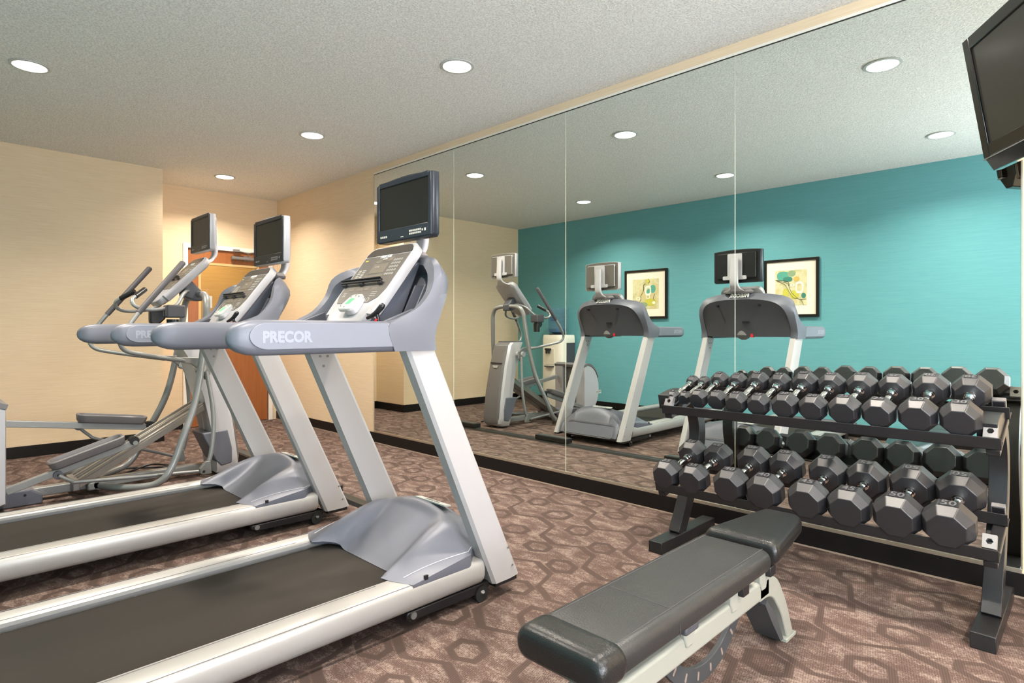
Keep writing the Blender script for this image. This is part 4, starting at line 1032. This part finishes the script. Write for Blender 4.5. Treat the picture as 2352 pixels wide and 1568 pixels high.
# ================================================================ TELEVISION
def tv():
    P = Vector((-.318, 3.05, 1.742)); e = Vector((.524, -.852, 0)).normalized(); n = Vector((-e.y, e.x, 0))  # n: away from the room?
    n = Vector((.852, .524, 0)); tau = math.radians(9.3)
    up = (Vector((0, 0, 1))*math.cos(tau)-n*math.sin(tau)).normalized()
    back = e.cross(up)                         # points out of the front or back
    if back.dot(n) > 0: front = -back
    else: front = back
    # local frame: x along e (towards camera), y up, z = e x up
    M = frame_M(P, e, up); zs = 1 if (e.cross(up)).dot(n) < 0 else -1    # zs*z -> towards the viewer
    t = thing('wall_television', 'black flat screen television tilted high on the wall at right', 'television', tuple(P+e*.39+Vector((0, 0, 0))))
    off = tuple(P+e*.39)
    W, H = .80, .535
    def bx(x0, x1, y0, y1, z0, z1): return MB().box(x0, x1, y0, y1, min(zs*z0, zs*z1), max(zs*z0, zs*z1), M)
    b = MB(); b.box(0, .045, .055, H, min(0, zs*.02)-.0, max(0, zs*.02), M); b.box(W-.045, W, .055, H, min(0, zs*.02), max(0, zs*.02), M)
    b.box(.045, W-.045, H-.045, H, min(0, zs*.02), max(0, zs*.02), M); b.box(.045, W-.045, .055, .105, min(0, zs*.02), max(0, zs*.02), M)
    bz = b.build('bezel', black_gloss, t, off, bevel=.003)
    bx(.04, W-.04, .10, H-.04, .004, .012).build('screen', mat('tv_screen', srgb(44, 42, 38), .18, spec=.6), t, off)
    bx(0, W, .050, .054, .0, .022).build('silver_strip', steel, t, off)
    b = MB(); b.prism([(zs*.02, .050), (zs*.0, .0), (-zs*.03, .0), (-zs*.05, .05)], 'x', .012, W-.012, M @ Matrix(((1, 0, 0, 0), (0, 0, 1, 0), (0, 1, 0, 0), (0, 0, 0, 1))))
    b.build('speaker_lip', black_gloss, t, off, bevel=.003)
    b = MB(); b.box(.02, W-.02, .03, H-.02, min(-zs*.05, 0), max(-zs*.05, 0), M); b.build('rear_shell', black_gloss, t, off, bevel=.01)
    b = MB(); b.box(.10, W-.10, .02, H-.12, min(-zs*.05, -zs*.115), max(-zs*.05, -zs*.115), M); b.build('rear_bulge', black_gloss, t, off, bevel=.02, segs=3)
    c0 = M @ Vector((W*.5, H*.45, -zs*.11)); 
    b = MB(); b.tube([c0, c0+Vector((.03, .10, .0)), Vector((c0.x+.06, D-.02, c0.z))], .022, 12); b.box(c0.x-.02, c0.x+.14, D-.02, D-.001, c0.z-.14, c0.z+.14); b.build('wall_mount', black, t, off, bevel=.003)
tv()

# ================================================================ PICTURES ON THE BLUE WALL
def picture(x0, x1, z0, z1, label, seed, kind):
    off = ((x0+x1)/2, YB, z0); t = thing('framed_picture', label, 'picture', off, 'framed abstract prints')
    f = .030; y0, y1 = YB+.001, YB+.028
    b = MB()
    for a, c, d, e in ((x0, x0+f, z0, z1), (x1-f, x1, z0, z1), (x0+f, x1-f, z0, z0+f), (x0+f, x1-f, z1-f, z1)): b.box(a, c, y0, y1, d, e)
    b.build('frame', frame_black, t, off, smooth=0, bevel=.002)
    MB().box(x0+f, x1-f, y0, YB+.014, z0+f, z1-f).build('mat_board', mat_board, t, off, smooth=0)
    m = .095; ax0, ax1, az0, az1 = x0+f+m, x1-f-m, z0+f+m+.005, z1-f-m
    art = MB().box(ax0, ax1, YB+.014, YB+.016, az0, az1).build('print', art_mat(seed), t, off, smooth=0)
    W, H = ax1-ax0, az1-az0
    yy = YB+.0162
    # the room sees it from +y, so u runs from +x to -x ; in the mirror it flips back to +x
    U = lambda u: ax0+u*W; V = lambda v: az0+v*H
    cols = {'teal': srgb(84, 160, 142), 'dteal': srgb(60, 128, 112), 'lime': srgb(196, 190, 76), 'white': srgb(240, 236, 214), 'ink': srgb(40, 44, 36), 'sage': srgb(140, 162, 126), 'ochre': srgb(206, 174, 92)}
    layer = [0]
    def blob(name, c, u, v, ru, rv, hole=0, sq=2.0):
        layer[0] += 1; y = yy+layer[0]*.00025; n_ = 28; P = []
        def ring(k, yy_): return [(U(u)+k*ru*W*(abs(math.cos(a))**(2/sq))*(1 if math.cos(a) > 0 else -1), yy_, V(v)+k*rv*H*(abs(math.sin(a))**(2/sq))*(1 if math.sin(a) > 0 else -1)) for a in [2*PI*j/n_ for j in range(n_)]]
        b = MB()
        if hole: b.loft([ring(1, y), ring(1, y+.0002), ring(hole, y+.0002), ring(hole, y)], cap=False)
        else: b.loft([ring(1, y), ring(1, y+.0002)])
        key = 'art_'+c
        mm = MATS.get(key) or mat(key, cols[c], .6, noise=.12, nscale=25)
        b.build(name, mm, art, off, smooth=0)
    def line(pts):
        layer[0] += 1; y = yy+layer[0]*.00025
        b = MB(); b.tube([(U(u), y, V(v)) for u, v in pts], .0018, 6, sub=4)
        b.build('ink_line', MATS.get('art_ink') or mat('art_ink', cols['ink'], .6), art, off)
    if kind == 0:      # seen at right in the mirror
        blob('wash', 'teal', .25, .84, .20, .13, sq=2.6); blob('wash', 'sage', .52, .90, .13, .09, sq=2.2); blob('wash', 'dteal', .40, .74, .15, .07, sq=2.8)
        blob('wash', 'ochre', .68, .74, .10, .07); blob('wash', 'lime', .34, .36, .10, .12, sq=2.6); blob('wash', 'lime', .62, .30, .14, .12, sq=2.4)
        blob('white_ring', 'white', .77, .50, .125, .165, .62, 3.2); blob('white_ring', 'white', .55, .57, .065, .045, .55, 3.); blob('dot', 'dteal', .90, .27, .07, .075)
        line([(.0, .73), (.22, .68), (.40, .62), (.46, .48), (.55, .34), (.66, .24), (.78, .16), (.98, .17)]); line([(.02, .73), (.25, .71), (.42, .66), (.44, .52)]); line([(.05, .70), (.30, .60), (.42, .42), (.58, .22), (.72, .20)]); line([(.82, .15), (.88, .05), (.91, .0)])
    else:
        blob('wash', 'lime', .60, .92, .06, .08, sq=2.6); blob('wash', 'teal', .78, .66, .10, .13, sq=2.6); blob('wash', 'teal', .62, .56, .08, .11); blob('wash', 'lime', .68, .22, .22, .12, sq=2.3); blob('wash', 'sage', .40, .14, .18, .09)
        blob('white_ring', 'white', .60, .61, .115, .165, .60, 3.2); blob('white_ring', 'white', .22, .35, .08, .055, .5, 3.); blob('dot', 'white', .82, .20, .06, .05); blob('white_ring', 'white', .60, .40, .07, .06, .7, 3.4)
        line([(.42, .82), (.44, .66), (.36, .50), (.32, .44), (.32, .30), (.22, .20)]); line([(.50, .84), (.43, .78), (.42, .62)]); line([(.60, 1.0), (.66, .92), (.62, .86)]); line([(.86, .5), (.80, .36), (.84, .28)])
picture(-2.757, -2.172, 1.250, 1.895, 'framed abstract print with teal patch and white oval ring, reflected behind the near treadmill', 1.3, 0)
picture(-4.640, -3.995, 1.255, 1.905, 'framed abstract print with lime green blot, reflected beside the farther treadmill monitor', 5.1, 1)

# ================================================================ WATER COOLER
def cooler():
    x0, x1, yb, yf = -5.895, -5.50, YB+.03, -.06; xc = (x0+x1)/2; yc_ = (yb+yf)/2; off = (xc, yc_, 0)
    t = thing('water_cooler', 'white water cooler with upturned blue bottle against the blue wall', 'water cooler', off)
    body = []
    for z, k in ((0, .98), (.02, 1), (.96, 1), (1.02, .97), (1.035, .92)):
        pts = [(xc-(xc-x0)*k, yb), (xc+(x1-xc)*k, yb)]
        n_ = 12
        for j in range(n_+1):
            a = PI*j/n_; pts.append((xc+(x1-xc)*k*abs(math.cos(a))**.55*(1 if math.cos(a) > 0 else -1), yf-.09+.09*k*math.sin(a)**.8 if math.sin(a) > 0 else yf-.09))
        body.append([(p[0], p[1], z) for p in pts])
    bd = MB().loft(body).build('cabinet', cooler_white, t, off, smooth=45)
    b = MB(); b.box(xc-.11, xc+.07, yf-.03, yf+.003, .60, .84); b.build('tap_recess', mat('cooler_recess', srgb(206, 200, 182), .5), bd, off, bevel=.01)
    b = MB(); b.box(xc-.085, xc+.015, yf, yf+.035, .815, .84); 
    for x in (-.06, -.01): b.cyl((xc+x, yf+.025, .815), (xc+x, yf+.025, .765), .014, 14)
    b.build('taps', black, bd, off, bevel=.003)
    MB().lathe([(.085, 0), (.09, .012), (.08, .014)], c=(xc-.02, yf-.01, .575), n=28).build('drip_tray', plastic_dark, bd, off)
    MB().box(x1-.006, x1+.004, yb, yf-.12, .12, .92).build('side_grille', plastic_dark, bd, off, bevel=.002)
    MB().lathe([(.13, 1.03), (.135, 1.045), (.12, 1.055)], c=(xc, yc_, 0), n=32).build('bottle_collar', black, bd, off)
    prof = [(.03, 1.04), (.06, 1.055), (.125, 1.075), (.135, 1.10), (.135, 1.15), (.131, 1.157), (.135, 1.165), (.135, 1.19), (.131, 1.197), (.135, 1.205), (.135, 1.32), (.131, 1.327), (.135, 1.335), (.135, 1.36), (.130, 1.368), (.135, 1.376), (.133, 1.405), (.118, 1.422), (.05, 1.415)]
    bo = MB().lathe(prof, c=(xc, yc_, 0), n=40).build('water_bottle', bottle_blue, t, off, smooth=50)
    MB().lathe([(.02, 1.05), (.12, 1.078), (.128, 1.10), (.128, 1.125)], c=(xc, yc_, 0), n=32).build('bottle_water', water_blue, bo, off, smooth=50)
    for i, (s_, z, sz) in enumerate((('Columbia', 1.285, .040), ('Water', 1.25, .036))):
        text_obj('bottle_lettering', s_, sz, frame_M((xc+.03, yc_+.137, z), (-1, 0, 0), (0, 0, 1)), blue_print, bo, off, .0006, .0008)
cooler()

# ================================================================ FLOOR POWER STRIP AND BOXES, CABLES
b = MB(); b.prism([(1.985, .0), (2.0, .022), (2.065, .022), (2.08, .0)], 'x', -5.75, -2.25)
tag(b.build('floor_cable_cover', floor_box, smooth=0, bevel=.002), 'long low black cable cover on the carpet in front of the treadmills', 'cable cover')
BOXL = ['black power box on the floor by the elliptical front', 'black power box on the floor at the farther treadmill front', 'black power box on the floor at the near treadmill front']
for k, xx in enumerate((-5.36, -4.05, -2.60)):
    if k == 0:
        pb = thing('floor_power_box', BOXL[0], 'power box', (xx, 2.03, .022), 'floor power boxes')
        MB().box(0, .40, -.05, .045, 0, .042).build('box_body', floor_box, pb, smooth=0, bevel=.003); MB().box(.03, .37, -.035, .03, .042, .045).build('box_lid', mat('box_lid', srgb(58, 62, 60), .5), pb, smooth=0)
    else: copy_tree(pb, (xx, 2.03, .022), BOXL[k])
b = MB(); b.tube([(-5.30, 1.66, .012), (-5.36, 1.45, .012), (-5.42, 1.2, .03), (-5.38, 1.05, .012), (-5.30, 1.15, .012), (-5.34, 1.35, .05), (-5.40, 1.5, .012)], .008, 8, sub=5)
tag(b.build('power_cable', black, smooth=60), 'looped black power cable on the floor behind the elliptical', 'cable')
b = MB(); b.tube([(-5.62, .86, .055), (-5.50, 1.05, .055)], .055, 18)
tag(b.build('rolled_towel', white_plastic, smooth=60), 'white rolled towel lying on the floor beside the elliptical', 'towel')
